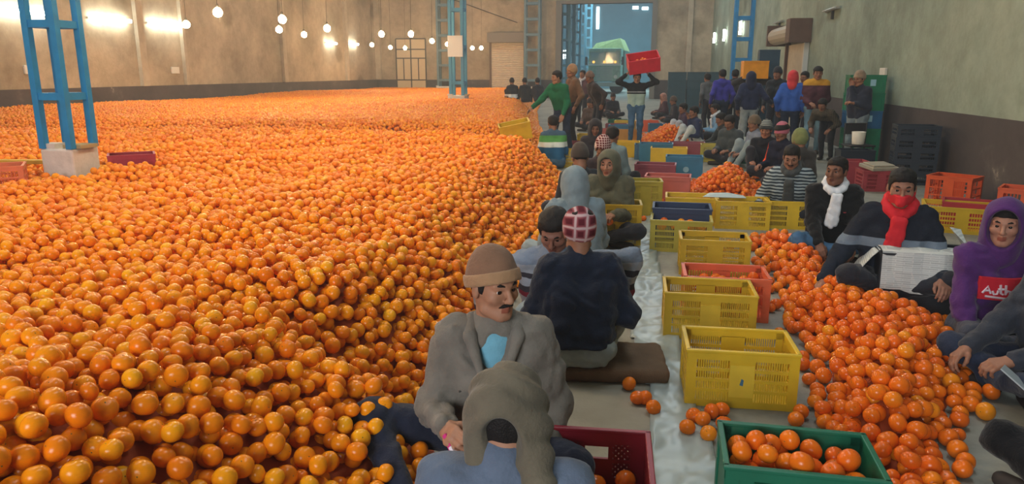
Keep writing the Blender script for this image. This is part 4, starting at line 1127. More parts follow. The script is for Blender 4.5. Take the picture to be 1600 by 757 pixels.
    def f_bot(P):
        d = union(P, lg[:1] + lg[1:3], .04); d = smin(d, union(P, lg[:1] + lg[3:5], .04), .02)
        if fold: d = d + fold * .8 * folds(P, seed + 5, near)
        return np.maximum(d, .003 - P[:, 2])
    lo, hi = bounds(lg); V, Fq = surfnet(f_bot, lo, hi, res)
    link('trousers', np_mesh('trousers', V, Fq, [bot]), root)
    # ---- body: continuous figure under the clothes, with head and hands
    und = [(T(pel), T(J['chest']), .06, .055), (T(J['chest']), T(J['neck'] - Vector((0, 0, .03))), .055, .045), (T(J['sl']), T(J['sr']), .045, .045)]
    for a, h0 in (('l', hl), ('r', hr)):
        und += [(T(J['s' + a]), T(J['e' + a]), .046, .04), (T(J['e' + a]), T(J['w' + a]), .038, .026), (T(h0), T(J['k' + a]), .06, .045), (T(J['k' + a]), T(J['a' + a]), .042, .032)]
    V0, F0 = surfnet(lambda P: union(P, und, .03), *bounds(und), .03)
    nkp = [(T(Mh @ Vector((0, -.024, -.075))), T(J['neck'] + Vector((0, .0, -.03))), .050, .054)]
    Vn, Fn = surfnet(lambda P: union(P, nkp, .02), *bounds(nkp), .014)
    Vs, Fs = [V0, Vn], [F0, Fn + len(V0)]; n = len(V0) + len(Vn); mi = [np.zeros(len(F0) + len(Fn), int)]
    hres = .0055 if near else (.008 if res < .02 else .011)
    V1, F1 = head_geo(hres); VH = xform(V1, Mh)
    lipc = V1[F1].mean(1); lip = ((np.abs(lipc[:, 0]) < .021) & (lipc[:, 2] < -.0535) & (lipc[:, 2] > -.078) & (lipc[:, 1] > .076)).astype(int)
    Vs.append(VH); Fs.append(F1 + n); n += len(VH); mi.append(lip)
    if hands:
        for a in 'lr':
            V2, F2 = hand_geo(curl, .0052 if near else .007)
            d = (J['w' + a] - J['e' + a]).normalized(); pn = Vector((palm or {}).get(a, (0.35 if a == 'l' else -.35, 0.1, -1)))
            zc = -(pn - d * pn.dot(d)).normalized(); xc = d.cross(zc).normalized()
            if a == 'r': V2 = V2 * np.array([-1, 1, 1]); F2 = F2[:, ::-1]
            M = Matrix(((xc.x, d.x, zc.x, J['w' + a].x), (xc.y, d.y, zc.y, J['w' + a].y), (xc.z, d.z, zc.z, J['w' + a].z), (0, 0, 0, 1)))
            Vs.append(xform(V2, M)); Fs.append(F2 + n); n += len(V2); mi.append(np.zeros(len(F2), int))
    lipm = mat('lip_%d_%d_%d' % skin, tuple(int(v * f) for v, f in zip(skin, (.86, .68, .66))), rough=.5)
    link('body', np_mesh('body', np.concatenate(Vs), np.concatenate(Fs), [skinm(skin), lipm], np.concatenate(mi)), root)
    if shoes:
        for a in 'lr':
            ft = Vector((0, 1, 0)) if pose in ('stand', 'kneeup', 'squat') else Vector((.6 if a == 'l' else -.6, .35, 0)).normalized()
            p0 = J['a' + a] * 1.0; p0.z = max(.04, p0.z - .035)
            pr = [(T(p0 - ft * .04), T(p0 + ft * .15 - Vector((0, 0, .004))), .042, .034)]
            V, Fq = surfnet(lambda P: np.maximum(union(P, pr, .01), .004 - P[:, 2]), *bounds(pr), max(res * .7, .01)); link('shoe', np_mesh('shoe', V, Fq, [mat('shoe_dark', (52, 46, 44), rough=.7)]), root)
    # ---- head parts (modelled in head space)
    def hpart(name, fn, m, r=None, lo=(-.14, -.15, -.16), hi=(.14, .15, .17)):
        V, Fq = surfnet(fn, lo, hi, r or (hres * 1.15)); 
        if len(V): return link(name, np_mesh(name, xform(V, Mh), Fq, [m]), root)
    if eyes is None: eyes = res < .02
    if eyes:
        for sx in (-1, 1):
            c = Mh @ Vector((sx * .031, .0700, .0035)); mb = MB()
            prof = [(.0125 * math.sin(math.pi * i / 10), -.0125 * math.cos(math.pi * i / 10)) for i in range(11)]
            mb.lathe(prof[:8], 14); mb.lathe(prof[7:], 14, mi=1)
            me = mb.mesh('eye', [EYEW, EYEI], True); me.transform(Mh.to_3x3().to_4x4() @ Matrix.Rotation(R(-90), 4, 'X')); me.transform(Matrix.Translation(c)); link('eye', me, root)
        def brow(P):
            Q = P.copy(); Q[:, 0] = np.abs(Q[:, 0])
            return union(Q, [((.014, .088, .0255), (.034, .0835, .031), .0048, .0050), ((.034, .0835, .031), (.052, .067, .024), .0050, .0030)], .005)
        hpart('eyebrow', brow, HAIR, .0045, (-.07, .04, .0), (.07, .11, .05))
    if hair:
        hl_ = .060 if hair is True else max(hair, .055)
        def f_hair(P):
            zl = np.interp(P[:, 1], [-.11, -.06, -.03, .0, .022, .036, .062, .09], [-.078, -.066, -.02, -.012, -.018, .035, hl_ - .004, hl_])
            e = P[:, 2] - zl + .004 * wrinkle(P, 110, 2.0)
            th_ = np.clip(.002 + .45 * e, 0, .008 if gear else .014) + (0 if flat_hair else .010) * sstep((P[:, 2] - .05) / .05)
            d = d_cran(P) - th_ + .0025 * wrinkle(P, 150, 1.0); return np.maximum(d, -e)
        hpart('hair', f_hair, HAIR)
    if beard:
        if beard in ('moustache', 'both'):
            hpart('moustache', lambda P: union(np.abs(P) * np.array([1, 0, 0], np.float32) + P * np.array([0, 1, 1], np.float32), [((0, .094, -.047), (.018, .087, -.050), .0065, .0065), ((.018, .087, -.050), (.030, .076, -.058), .006, .0035)], .006), HAIR, .0045, (-.045, .05, -.08), (.045, .12, -.02))
        if beard in ('beard', 'both'):
            hpart('beard', lambda P: np.maximum(d_cran(P, .010) if False else smin(s_cone(np.abs(P) * np.array([1, 0, 0], np.float32) + P * np.array([0, 1, 1], np.float32), (.060, .008, -.05), (.012, .066, -.102), .014, .018), s_ell(P, (0, .064, -.1), (.026, .022, .02)), .02), P[:, 2] + .035), HAIR, .006)
    ctx = dict(top=top_o, root=root, J=J, U=U, Mh=Mh, hpart=hpart, res=res, hres=hres, seed=seed, pel=pel)
    for g in gear: g(ctx)
    if extra: extra(ctx)
    return root, ctx
# ---- headgear and neckwear
def beanie(m, brim=None, low=.030, tilt=.30, tall=.02, nm='cap'):
    def g(c):
        def f(P):
            d = smin(d_cran(P, .019), s_ell(P, (0, -.02, .085 + tall), (.06, .07, .05)), .05) + .0015 * wrinkle(P, 90, 2)
            return np.maximum(d, (low + (P[:, 1] - .08) * tilt) - P[:, 2])
        cap_o = c['hpart'](nm, f, m)
        if brim:
            def f2(P):
                d = d_cran(P, .027); e = P[:, 2] - (low + (P[:, 1] - .08) * tilt)
                return np.maximum(d, np.abs(e - .022) - .024)
            br_o = c['hpart']('cap_brim', f2, brim); br_o.parent = cap_o
    g.covers = True
    return g
def hood(m, open_=(.064, .10, .092), g_=.030, oy=.115):
    def g(c):
        n = c['Mh'].inverted() @ c['J']['neck']; nb = (n.x, n.y - .01, n.z - .02)
        def f(P):
            d = smin(d_cran(P, g_), s_cone(P, (0, -.03, -.06), nb, .105, .115), .05) + .004 * wrinkle(P, 45, c['seed'])
            return -smin(-d, s_ell(P, (0, oy, -.012), open_), .012)
        c['hpart']('hood', f, m, c['hres'] * 1.3, (-.17, -.20, -.30), (.17, .17, .18))
    g.covers = True
    return g
def scarf(m, tails=(), r=.045, z=.02, name='scarf', rad=.075):
    def g(c):
        nk = c['J']['neck'] + Vector((0, .01, z)); U = c['U']
        pr = []
        for k in range(10):
            a, b = 2 * math.pi * k / 10, 2 * math.pi * (k + 1) / 10
            dz = lambda t: .025 - .062 * math.sin(t)
            pr.append(((nk.x + rad * math.cos(a), nk.y + rad * math.sin(a), nk.z + dz(a)), (nk.x + rad * math.cos(b), nk.y + rad * math.sin(b), nk.z + dz(b)), r * (.78 + .12 * (math.sin(a) > 0)), r * (.78 + .12 * (math.sin(b) > 0))))
        for (p, q, r1, r2) in tails:
            for dx in (-.03, 0, .03): pr.append((tuple(U(p[0] + dx * .7, p[1], p[2])), tuple(U(q[0] + dx, q[1] - abs(dx) * .3, q[2] + abs(dx) * .5)), r1 * .62, r2 * .62))
        V, Fq = surfnet(lambda P: union(P, pr, .008) + .006 * folds(P, c['seed']), *bounds(pr), max(.008, c['res'] * .6)); link(name, np_mesh(name, V, Fq, [m]), c['root'])
    return g
def shawl_head(m, low=-.16):
    """scarf wrapped over crown and sides, open at the face"""
    return hood(m, (.06, .09, .085), .024, .12)
def held(root, ctx, which, off=(0, .06, -.045)): 
    J = ctx['J']; d = (J['w' + which] - J['e' + which]).normalized()
    return root.matrix_world if False else (Matrix.Translation(root.location) @ root.rotation_euler.to_matrix().to_4x4() @ Matrix.Diagonal((*root.scale, 1))) @ (J['w' + which] + d * off[1] + Vector((off[0], 0, off[2])))

GREYJ = cloth((116, 110, 102)); NAVY = cloth((34, 40, 56)); BLACK = cloth((30, 31, 35)); SLATE = cloth((96, 108, 128)); OLIVE = cloth((92, 92, 76)); GREYH = cloth((122, 138, 146))
DENIM = mat('denim', (72, 104, 136), rough=.9, spec=.1, var=.25, vscale=12, bump=.3, bscale=120); DENIM_D = mat('denim_dark', (44, 54, 76), rough=.9, spec=.1, var=.2, vscale=12, bump=.3, bscale=120)
PALEG = cloth((138, 152, 156)); DARKT = cloth((44, 46, 54))

# -- man with brown cap and moustache
def p1_cut(P, U, J):
    return s_cone(P, tuple(U(0, .105, .47)), tuple(U(0, .125, .20)), .036, .003)
def p1_extra(c):
    U, root = c['U'], c['root']
    pr = [(tuple(U(-.03, .015, .26)), tuple(U(-.02, .01, .43)), .087, .074), (tuple(U(.03, .015, .26)), tuple(U(.02, .01, .43)), .087, .074)]
    V, Fq = surfnet(lambda P: union(P, pr, .04), *bounds(pr), .012); link('shirt', np_mesh('shirt', V, Fq, [cloth((112, 168, 190))]), root)
    for sx in (-1, 1):
        pr2 = [(tuple(U(sx * .085, -.02, .50)), tuple(U(sx * .088, .07, .47)), .028, .026), (tuple(U(sx * .088, .07, .47)), tuple(U(sx * .046, .142, .35)), .026, .014), (tuple(U(sx * .05, -.075, .50)), tuple(U(sx * .085, -.02, .50)), .022, .022)]
        V, Fq = surfnet(lambda P: union(P, pr2, .012), *bounds(pr2), .009); link('collar', np_mesh('collar', V, Fq, [GREYJ]), c['top'])
        MB().tube([tuple(U(sx * .05, .137, .30)), tuple(U(sx * .13, .128, .27))], .005, 6).build('pocket_seam', cloth((70, 66, 62)), c['top'])
    MB().tube([tuple(U(.0, .146, .24)), tuple(U(0, .152, .16)), tuple(U(0, .14, .05))], .006, 6).build('zip', cloth((74, 70, 66)), c['top'])
P1, c1 = person('man in a grey zip jacket and brown knit cap with a moustache', head_px=(772, 447), face=190, pose='cross', lean=6, hy=38, hp=4, z=.02, s=1.02, res=.011, top=GREYJ, bot=cloth((38, 42, 58)), skin=(170, 122, 96), bulk=1.1,
       gear=(beanie(cloth((128, 96, 76), 'knit_brown'), cloth((164, 128, 96), 'knit_tan'), low=.040, tilt=.34, tall=.018),), beard='moustache', wr=(.16, .34, .33), wl=(-.20, .28, .16), hoff=.163, cut=p1_cut, extra=p1_extra, curl=.75, kr=(1, .5, .25), ar=(.30, .42, .075), fold=.012, palm={'r': (-.6, -.2, -.5)}, collar=.01)
o = MB().box((-.03, -.045, -.008), (.03, .045, .008)).build('sweet_packet', [mat('packet_pink', (206, 60, 130), rough=.3)]); MB().box((-.031, -.046, -.004), (.031, -.005, .009)).build('packet_label', mat('packet_white', (235, 225, 235), rough=.3), o)
o.location = held(P1, c1, 'r', (-.01, .085, -.035)); o.rotation_euler = (R(40), R(20), R(60)); tag(o, 'pink and white packet in the hand of the brown-capped man', 'packet')
# -- man with wrapped head, seen from behind
def wrap_back(m):
    def g(c):
        def f(P):
            fold_ = .006 * np.sin(95 * (P[:, 2] * .8 + P[:, 1] * .55) + 2.2 * np.sin(22 * P[:, 0]))
            d = smin(d_cran(P, .030), s_cone(P, (.05, -.05, -.03), (.095, -.07, -.165), .065, .035), .04) + fold_
            d = smin(d, s_cone(P, (-.065, -.03, -.02), (-.08, -.02, -.13), .045, .025), .03)
            d = -smin(-d, s_ell(P, (-.012, -.130, -.060), (.056, .085, .080)), .015)
            return -smin(-d, s_ell(P, (0, .13, .01), (.075, .09, .10)), .015)
        c['hpart']('head_wrap', f, m, .007, (-.17, -.20, -.24), (.17, .17, .18))
    return g
person('man with an olive wrap round his head, back to us, slate shirt', head_px=(792, 655), face=4, pose='cross', lean=10, hp=18, hy=4, hoff=.122, collar=.012, res=.011, top=SLATE, bot=DARKT, skin=(168, 122, 98), hair=.062, gear=(wrap_back(cloth((104, 96, 82), 'wrap_olive')),), topname='shirt', bulk=1.08, fold=.007, wl=(-.16, .42, .14), wr=(.16, .42, .14))
# -- man in navy jacket seen from behind on sacking
def tuft(c):
    c['hpart']('hair_top', lambda P: np.maximum(d_cran(P, .024) + .004 * wrinkle(P, 120, 3), .088 - P[:, 2]), HAIR)
person('man in a navy jacket and maroon plaid head cloth, seen from behind', head_px=(905, 362), face=10, pose='cross', z=.07, hemup=.05, lean=16, hp=12, hy=6, res=.012, top=cloth((30, 38, 56), 'navy_quilt'), bot=PALEG, gear=(beanie(plaid('plaid_maroon', (92, 34, 44), (150, 80, 88), (196, 170, 172), 5), low=.02, tilt=.5, tall=-.01, nm='head_cloth'), tuft), bulk=1.16, s=.95, wl=(-.2, .34, .2), wr=(.26, .30, .18), eyes=False, fold=.013)
pr = [((-.30, -.02, .05), (.30, .02, .05), .05, .05), ((-.30, .22, .05), (.30, .24, .05), .05, .05), ((-.2, .1, .05), (.2, .1, .05), .05, .05)]
def f_cush(P):
    q = np.abs(P - np.array([0, .12, .045], np.float32)) - np.array([.33, .19, .012], np.float32)
    return np.linalg.norm(np.maximum(q, 0), axis=1) + np.minimum(q.max(1), 0) - .03 + .004 * folds(P, 2.0)
V, Fq = surfnet(f_cush, (-.4, -.14, 0), (.4, .38, .1), .014)
o = link('sack_cushion', np_mesh('sack_cushion', V, Fq, [mat('sacking', (108, 86, 66), rough=.95, var=.2, bump=.5, bscale=140)])); p = G(935, 602, 0); o.location = (p.x, p.y + .10, 0); o.rotation_euler = (0, 0, R(6)); tag(o, 'flat brown sacking cushion under the navy-jacketed man', 'cushion')
# -- man in striped sweater bending to the navy jacket
STRIPE4 = banded('sweater_bands', [(0, (60, 62, 70)), (.16, (150, 152, 156)), (.22, (56, 52, 60)), (.28, (150, 150, 154)), (.33, (122, 44, 58)), (.37, (58, 56, 64)), (.41, (152, 160, 172)), (.455, (56, 54, 62)), (.49, (150, 156, 166)), (.54, (122, 134, 152))], warp=.03)
person('bare-headed man in a striped sweater bending towards the navy jacket', head_px=(866, 362), face=188, pose='cross', lean=24, hp=30, hy=-12, res=.013, top=STRIPE4, bot=DENIM_D, skin=(140, 96, 80), wr=(.42, .16, .20), wl=(-.42, .14, .30), er=(1, -.2, -.3), el=(-1, -.2, -.3), topname='sweater')
# -- grey hooded figure from behind
person('man in a pale grey hooded top with the hood up, from behind', head_px=(897, 287), face=25, pose='cross', lean=14, hp=10, res=.013, top=GREYH, bot=PALEG, gear=(hood(GREYH),), bulk=1.2, hair=False, eyes=False)
# -- smiling man in olive hooded jacket
P6, c6 = person('smiling man in an olive-brown hooded jacket holding an orange', head_px=(951, 257), face=182, pose='cross', lean=5, hy=-14, hp=2, res=.013, top=OLIVE, bot=DARKT, skin=(168, 120, 96), gear=(hood(OLIVE, (.066, .10, .088)),), bulk=1.28, hair=.06, wl=(-.06, .36, .33), wr=(.15, .34, .40), curl=.7)
for wh, l in (('r', 'orange held up in the right hand of the smiling hooded man'), ('l', 'orange held low in the left hand of the smiling hooded man')):
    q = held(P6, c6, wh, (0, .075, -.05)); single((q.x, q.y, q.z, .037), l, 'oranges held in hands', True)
# -- figures behind them
person('dark-jacketed man seen from behind at the foot of the heap', head_px=(906, 246), face=20, pose='cross', lean=18, hp=25, res=.018, top=cloth((40, 46, 52)), bot=DARKT, skin=SK3, gear=(beanie(cloth((70, 62, 58)), low=.02),), eyes=False)
person('black-haired man in a pale blue-grey shirt, turned away', head_px=(957, 213), face=-20, pose='cross', lean=16, hp=14, res=.018, top=cloth((110, 134, 144)), bot=DARKT, skin=SK3, topname='shirt', bulk=1.08, eyes=False)
person('man in a dark hooded jacket with a pale zip, sorting at the heap', head_px=(930, 200), face=185, pose='cross', lean=10, hp=18, res=.018, top=cloth((44, 42, 50)), bot=DARKT, skin=SK3, gear=(hood(cloth((48, 46, 52))),), hair=.06, extra=lambda c: MB().tube([tuple(c['U'](.0, .135, .40)), tuple(c['U'](0, .15, .25)), tuple(c['U'](0, .135, .06))], .008, 6).build('zip', cloth((190, 190, 190)), c['root']))
person('man with a red and white head cloth between the hooded sorters', head_px=(942, 232), face=200, pose='cross', lean=16, hp=20, res=.018, top=cloth((64, 54, 58)), bot=DARKT, skin=SK3, gear=(beanie(plaid('plaid_red', (90, 40, 44), (140, 60, 60), (210, 200, 196), 12), low=.03, nm='head_cloth'),))
# -- far left: green-shirted man stretching to the tilted crate
GREENT = mat('green_shirt', (34, 104, 74), rough=.9, spec=.1, var=.15, bump=.3, bscale=90)
P10, c10 = person('man in a green jersey stretching an arm to the tilted yellow crate', loc=(-1.72, 14.6, 0), face=150, pose='stand', s=1.0, lean=24, hy=-28, hp=6, res=.018, top=GREENT, bot=DENIM_D, skin=(160, 116, 92), wr=(.70, .46, .66), wl=(-.22, .28, .80), al=(-.18, -.05, .08), ar=(.16, .08, .08), topname='jersey', bulk=1.12, curl=.3)
person('man in tan cloth standing behind the green jersey', loc=(-1.62, 15.6, 0), face=120, pose='stand', lean=4, res=.02, top=cloth((112, 84, 64)), bot=DARKT, skin=SK2, gear=(beanie(cloth((168, 130, 96)), low=.02, tilt=.6),), s=1.05)
BANDG = banded('jacket_bands', [(0, (40, 96, 140)), (.36, (220, 232, 232)), (.45, (90, 160, 90)), (.56, (70, 96, 120))])
person('seated figure in a green, white and blue banded jacket by the heap', head_px=(864, 193), face=20, pose='cross', lean=10, hp=14, res=.018, top=BANDG, bot=DENIM, skin=SK3, eyes=False)
# -- crate carrier
MINT = banded('jacket_black_mint', [(0, (168, 192, 184)), (1.17, (42, 44, 50)), (1.20, (150, 156, 158)), (1.225, (40, 42, 48))])
P12, c12 = person('young man in a black and mint jacket carrying a red crate overhead', loc=(-.33, 16.4, 0), face=186, pose='stand', lean=0, hp=10, res=.017, top=MINT, bot=DENIM, skin=(160, 118, 96), wl=(-.24, .10, 1.60), wr=(.24, .10, 1.60), el=(-1, .2, -.3), er=(1, .2, -.3), s=.97, curl=.6, palm={'l': (0, .2, 1), 'r': (0, .2, 1)})
cc = crate('red crate with oranges carried overhead by the young man', (-.20, 16.45, 1.66), R(6), (214, 42, 62), 'solid', L=.66, W=.42, H=.3, rot=(R(24), R(-8), R(8)))
M = Matrix.Translation(cc.location) @ cc.rotation_euler.to_matrix().to_4x4()
for k, (x, y) in enumerate(((-.12, -.10), (-.04, -.12), (.04, -.1), (.0, -.04))):
    p = M @ Vector((x, y + .12, .20)); single((p.x, p.y, p.z, .038), 'orange in the red crate carried overhead', 'oranges in the carried crate', True)
# -- far aisle figures
def simple(label, px, py, face, top, bot=DARKT, gear=(), pose='cross', lean=12, hp=10, z=0, hair=True, skin=SK3, res=.026, hy=0, **kw):
    return person(label, head_px=(px, py), face=face, pose=pose, lean=lean, hp=hp, hy=hy, z=z, res=res, top=top, bot=bot, skin=skin, gear=gear, hair=hair, **kw)
person('standing man with a pale scarf far up the aisle before the truck', loc=(-2.05, 22.5, 0), face=160, pose='stand', lean=4, res=.026, top=cloth((92, 66, 72)), bot=DARKT, skin=SK3, gear=(scarf(cloth((196, 196, 200)), (((.02, .12, .42), (.03, .14, .05), .05, .05),)),))
person('dark figure stooping behind the green jersey', loc=(-1.2, 17.6, 0), face=120, pose='stand', lean=30, hp=20, res=.024, top=cloth((60, 52, 52)), bot=DARKT, skin=SK3, gear=(beanie(cloth((120, 96, 84))),))
for k, (px, py, f, tc, l) in enumerate(((944, 148, 170, (70, 44, 54), 'seated figure in dark red far up the aisle'), (958, 150, 200, (44, 44, 54), 'seated figure in black far up the aisle'), (922, 160, 160, (84, 70, 66), 'seated figure in brown far up the aisle'))):
    simple(l, px, py + 2, f, cloth(tc), gear=(beanie(cloth((150, 110, 116) if k == 0 else (50, 46, 48))),), res=.03, eyes=False)
simple('seated figure with a pink and tan head shawl far right of the carrier', 1036, 152, 110, cloth((74, 50, 60)), gear=(hood(cloth((176, 130, 118))),), hair=False, res=.028, eyes=False)
simple('seated dark figure behind the pink and tan shawl', 1052, 158, 100, cloth((48, 44, 52)), gear=(beanie(cloth((96, 84, 76))),), res=.028, eyes=False)
simple('seated boy in a dark purple top with pale trousers', 1067, 170, 110, cloth((62, 46, 66)), bot=cloth((178, 184, 188)), pose='kneeup', res=.024)
simple('seated boy in navy with hand to his chin, pale trousers', 1084, 176, 115, cloth((44, 52, 82)), bot=cloth((190, 196, 194)), pose='kneeup', res=.024, wr=(.06, .2, .60))
simple('seated man in pale denim with a white scarf', 1117, 171, 100, cloth((110, 150, 180)), bot=DARKT, gear=(scarf(cloth((206, 210, 212)), (((0, .12, .42), (0, .14, .15), .045, .04),)),), res=.024)
simple('man in dark grey leaning far forward over the fruit', 1126, 187, 105, cloth((52, 56, 58)), lean=34, hp=20, res=.022, wr=(.1, .62, .2), wl=(-.1, .6, .2))
simple('man in a charcoal jacket looking down at the fruit', 1140, 192, 140, cloth((66, 74, 78)), lean=18, hp=26, res=.02, bulk=1.12)
simple('man in lavender grey with a brown knit cap', 1178, 194, 110, cloth((128, 136, 152)), bot=PALEG, gear=(beanie(cloth((112, 98, 82))),), res=.02, pose='kneeup')
simple('smiling man in black with a striped knit cap', 1197, 203, 160, cloth((34, 36, 44)), gear=(beanie(stripes('knit_stripe', (44, 50, 54), (170, 176, 172), 14, 0.5), cloth((60, 66, 68))),), res=.018, skin=SK2, pose='kneeup', lean=16)
simple('man in navy with an orange stripe and a pink head cloth', 1221, 207, 130, banded('navy_orange', [(0, (36, 38, 56)), (.2, (224, 84, 50)), (.27, (36, 38, 56))], axis='X'), gear=(beanie(cloth((190, 110, 128)), low=.0, tilt=.2, nm='head_cloth'), lambda c: c['hpart']('hair_top', lambda P: np.maximum(d_cran(P, .03), .045 - P[:, 2]), HAIR)), res=.018)
simple('man turned away under an olive-green knit cap', 1249, 219, 30, cloth((66, 62, 62)), gear=(beanie(cloth((122, 130, 84)), low=-.02, tilt=.3),), res=.018, lean=16, eyes=False)
# -- right group, nearer
FAIRI = stripes('sweater_fairisle', (52, 62, 72), (158, 170, 174), 9, 2.5)
simple('moustached man in a dark patterned sweater bending over a paper box', 1237, 246, 165, FAIRI, lean=22, hp=22, res=.014, skin=(150, 106, 86), beard='moustache', topname='sweater', wr=(.30, .36, .16), wl=(-.28, .36, .16), bulk=1.1, gear=(scarf(cloth((74, 78, 80)), (((0, .12, .42), (0, .15, .2), .05, .05),), .04),))
simple('man in a black jacket with a white scarf round his neck', 1307, 268, 170, cloth((24, 25, 28), 'black_jacket'), bot=DENIM, lean=3, hp=0, hy=-28, res=.012, skin=(122, 82, 64), bulk=1.12, gear=(scarf(mat('white_scarf', (222, 226, 232), rough=.9, var=.06, bump=.3, bscale=60), (((-.02, .14, .44), (.01, .165, .18), .042, .046),), .042),), wl=(-.16, .36, .18), wr=(.10, .38, .16), extra=lambda c: MB().lathe([(.001, 0), (.012, 0), (.012, .006)], 10, tuple(c['U'](-.09, .15, .30))).build('badge', mat('badge_red', (170, 60, 70)), c['root']))
def face_mask(m):
    def g(c):
        def f(P):
            d = d_cran(P, .016); d = smin(d, s_cone(P, (0, .096, -.022), (0, .098, -.07), .030, .032), .03)
            d = np.maximum(d, P[:, 2] + .022 - .10 * np.clip(-P[:, 1], 0, 1)); return np.maximum(d, -.14 - P[:, 2]) + .003 * wrinkle(P, 60, 1)
        c['hpart']('face_cloth', f, m)
    return g
REDC = mat('red_cloth', (206, 36, 48), rough=.85, var=.12, bump=.3, bscale=80)
DKB = banded('jacket_navy_grey', [(0, (38, 44, 56)), (.375, (112, 124, 138)), (.435, (36, 40, 50))])
simple('man in a dark jacket with a red cloth over nose and mouth', 1409, 294, 168, DKB, z=.06, lean=4, hp=8, res=.012, skin=(150, 106, 86), bulk=1.16, gear=(face_mask(REDC), scarf(REDC, (((.0, .14, .44), (.03, .165, .24), .05, .04),), .045)), wr=(.42, .24, .14), wl=(-.26, .36, .24), s=1.03, kl=(-1, .0, .4), kr=(1, .0, .4), al=(.06, .22, .075), ar=(-.06, .18, .075))
# -- purple hooded figure
PURP = cloth((82, 44, 104), 'purple_fleece')
def purple_patch(c):
    U, root = c['U'], c['root']
    n = 9; mb = MB()
    def surf(u, v): return U(-.15 + .30 * u, .148 + .022 * math.sin(math.pi * u) - .03 * abs(u - .5), .225 + .13 * v)
    for off in (0.0, .012):
        pass
    vs = [surf(i / n, j / 4) + Vector((0, .006, 0)) for i in range(n + 1) for j in range(5)]; vs += [surf(i / n, j / 4) - Vector((0, .02, 0)) for i in range(n + 1) for j in range(5)]
    k = (n + 1) * 5; fs = []
    for i in range(n):
        for j in range(4):
            a = i * 5 + j; fs.append((a, a + 1, a + 6, a + 5)); fs.append((k + a, k + a + 5, k + a + 6, k + a + 1))
    for i in range(n): fs.append((i * 5, i * 5 + 5, k + i * 5 + 5, k + i * 5)); fs.append((i * 5 + 4, k + i * 5 + 4, k + i * 5 + 9, i * 5 + 9))
    for j in range(4): fs.append((j, k + j, k + j + 1, j + 1)); e = n * 5; fs.append((e + j, e + j + 1, k + e + j + 1, k + e + j))
    patch = mb.add(vs, fs).build('chest_patch', mat('patch_red', (196, 30, 48), rough=.9), root)
    # flowing white lettering strokes
    st = [[(.95, .30), (.88, .62), (.82, .30)], [(.92, .42), (.84, .44)], [(.80, .42), (.77, .28), (.72, .30), (.71, .46)], [(.69, .72), (.66, .34), (.62, .30)], [(.72, .52), (.62, .54)], [(.60, .72), (.58, .30), (.55, .48), (.51, .44), (.50, .28)], [(.47, .38), (.42, .46), (.45, .30), (.40, .30)], [(.38, .46), (.36, .28), (.35, .42), (.30, .46), (.29, .28)], [(.26, .72), (.24, .34), (.20, .30)], [(.18, .46), (.17, .28)], [(.12, .46), (.08, .44), (.09, .28), (.04, .32)], [(.9, .16), (.5, .10), (.1, .18)]]
    for s_ in st: MB().tube([tuple(surf(u, v) + Vector((0, .010, 0))) for u, v in s_], .0065, 5).build('letter', mat('letter_white', (225, 205, 215), rough=.8), patch)
simple('person in a purple hooded sweatshirt with a red lettered patch', 1570, 350, 188, PURP, bot=cloth((62, 66, 80)), lean=4, hp=6, hy=-34, res=.012, skin=(176, 126, 104), gear=(hood(PURP, (.086, .125, .118), .036),), collar=.04, bulk=1.04, topname='sweatshirt', extra=purple_patch, wl=(-.12, .34, .2), wr=(.2, .28, .1), pose='cross', hair=.045)
# -- dark jacket at the right edge
person('dark-jacketed figure at the right edge with a hand holding paper', loc=(2.06, 3.88, 0), face=110, pose='cross', lean=0, hp=20, res=.012, top=cloth((52, 56, 66)), bot=cloth((44, 52, 72)), skin=SK2, bulk=1.16, wr=(.16, .38, .22), wl=(-.10, .36, .25), curl=.6, gear=(beanie(cloth((60, 56, 56))),))
o = MB().box((-.07, -.1, -.003), (.07, .1, .003)).build('paper_slip', mat('paper_grey', (170, 178, 182), rough=.8)); p = G(1596, 600, .2); o.location = p; o.rotation_euler = (R(35), R(10), R(60)); tag(o, 'folded pale paper held at the right edge', 'paper')
person('figure in black, only knee and sleeve showing, bottom right corner', loc=(1.80, 2.68, 0), face=92, wl=(-.08, .22, .22), wr=(.06, .2, .2), pose='cross', lean=12, hp=20, res=.014, top=cloth((22, 22, 26), 'black_shawl'), bot=cloth((20, 20, 24), 'black_trousers'), skin=SK3, bulk=1.15, gear=(hood(cloth((22, 22, 26), 'black_shawl')),), eyes=False)
# -- standing group at the back right
def stand(label, px, y, face, top, bot, gear=(), lean=3, hp=6, s=1.0, hair=True, hy=0, skin=SK3, res=.02, **kw):
    x = at_y(px, 130, y).x
    return person(label, loc=(x, y, 0), face=face, pose='stand', lean=lean, hp=hp, s=s, hy=hy, res=res, top=top, bot=bot, skin=skin, gear=gear, hair=hair, **kw)
stand('man in a violet-blue jacket with a white side stripe, from behind', 1129, 18.6, 15, banded('violet_stripe', [(0, (200, 205, 220)), (.02, (58, 56, 150))], axis='X') if False else cloth((62, 60, 150)), DENIM_D, s=1.0, eyes=False, extra=lambda c: MB().tube([tuple(c['U'](-.20, 0, .36)), tuple(c['U'](-.19, .02, .2)), tuple(c['U'](-.185, .02, 0))], .014, 6).build('side_stripe', cloth((200, 204, 214)), c['root']))
stand('man in olive black beside the violet-blue jacket, from behind', 1148, 19.2, -10, cloth((50, 48, 50)), DARKT, eyes=False)
stand('man in grey stooping behind the violet-blue jacket', 1110, 20.0, 30, cloth((92, 94, 96)), DARKT, lean=16, s=.95, eyes=False)
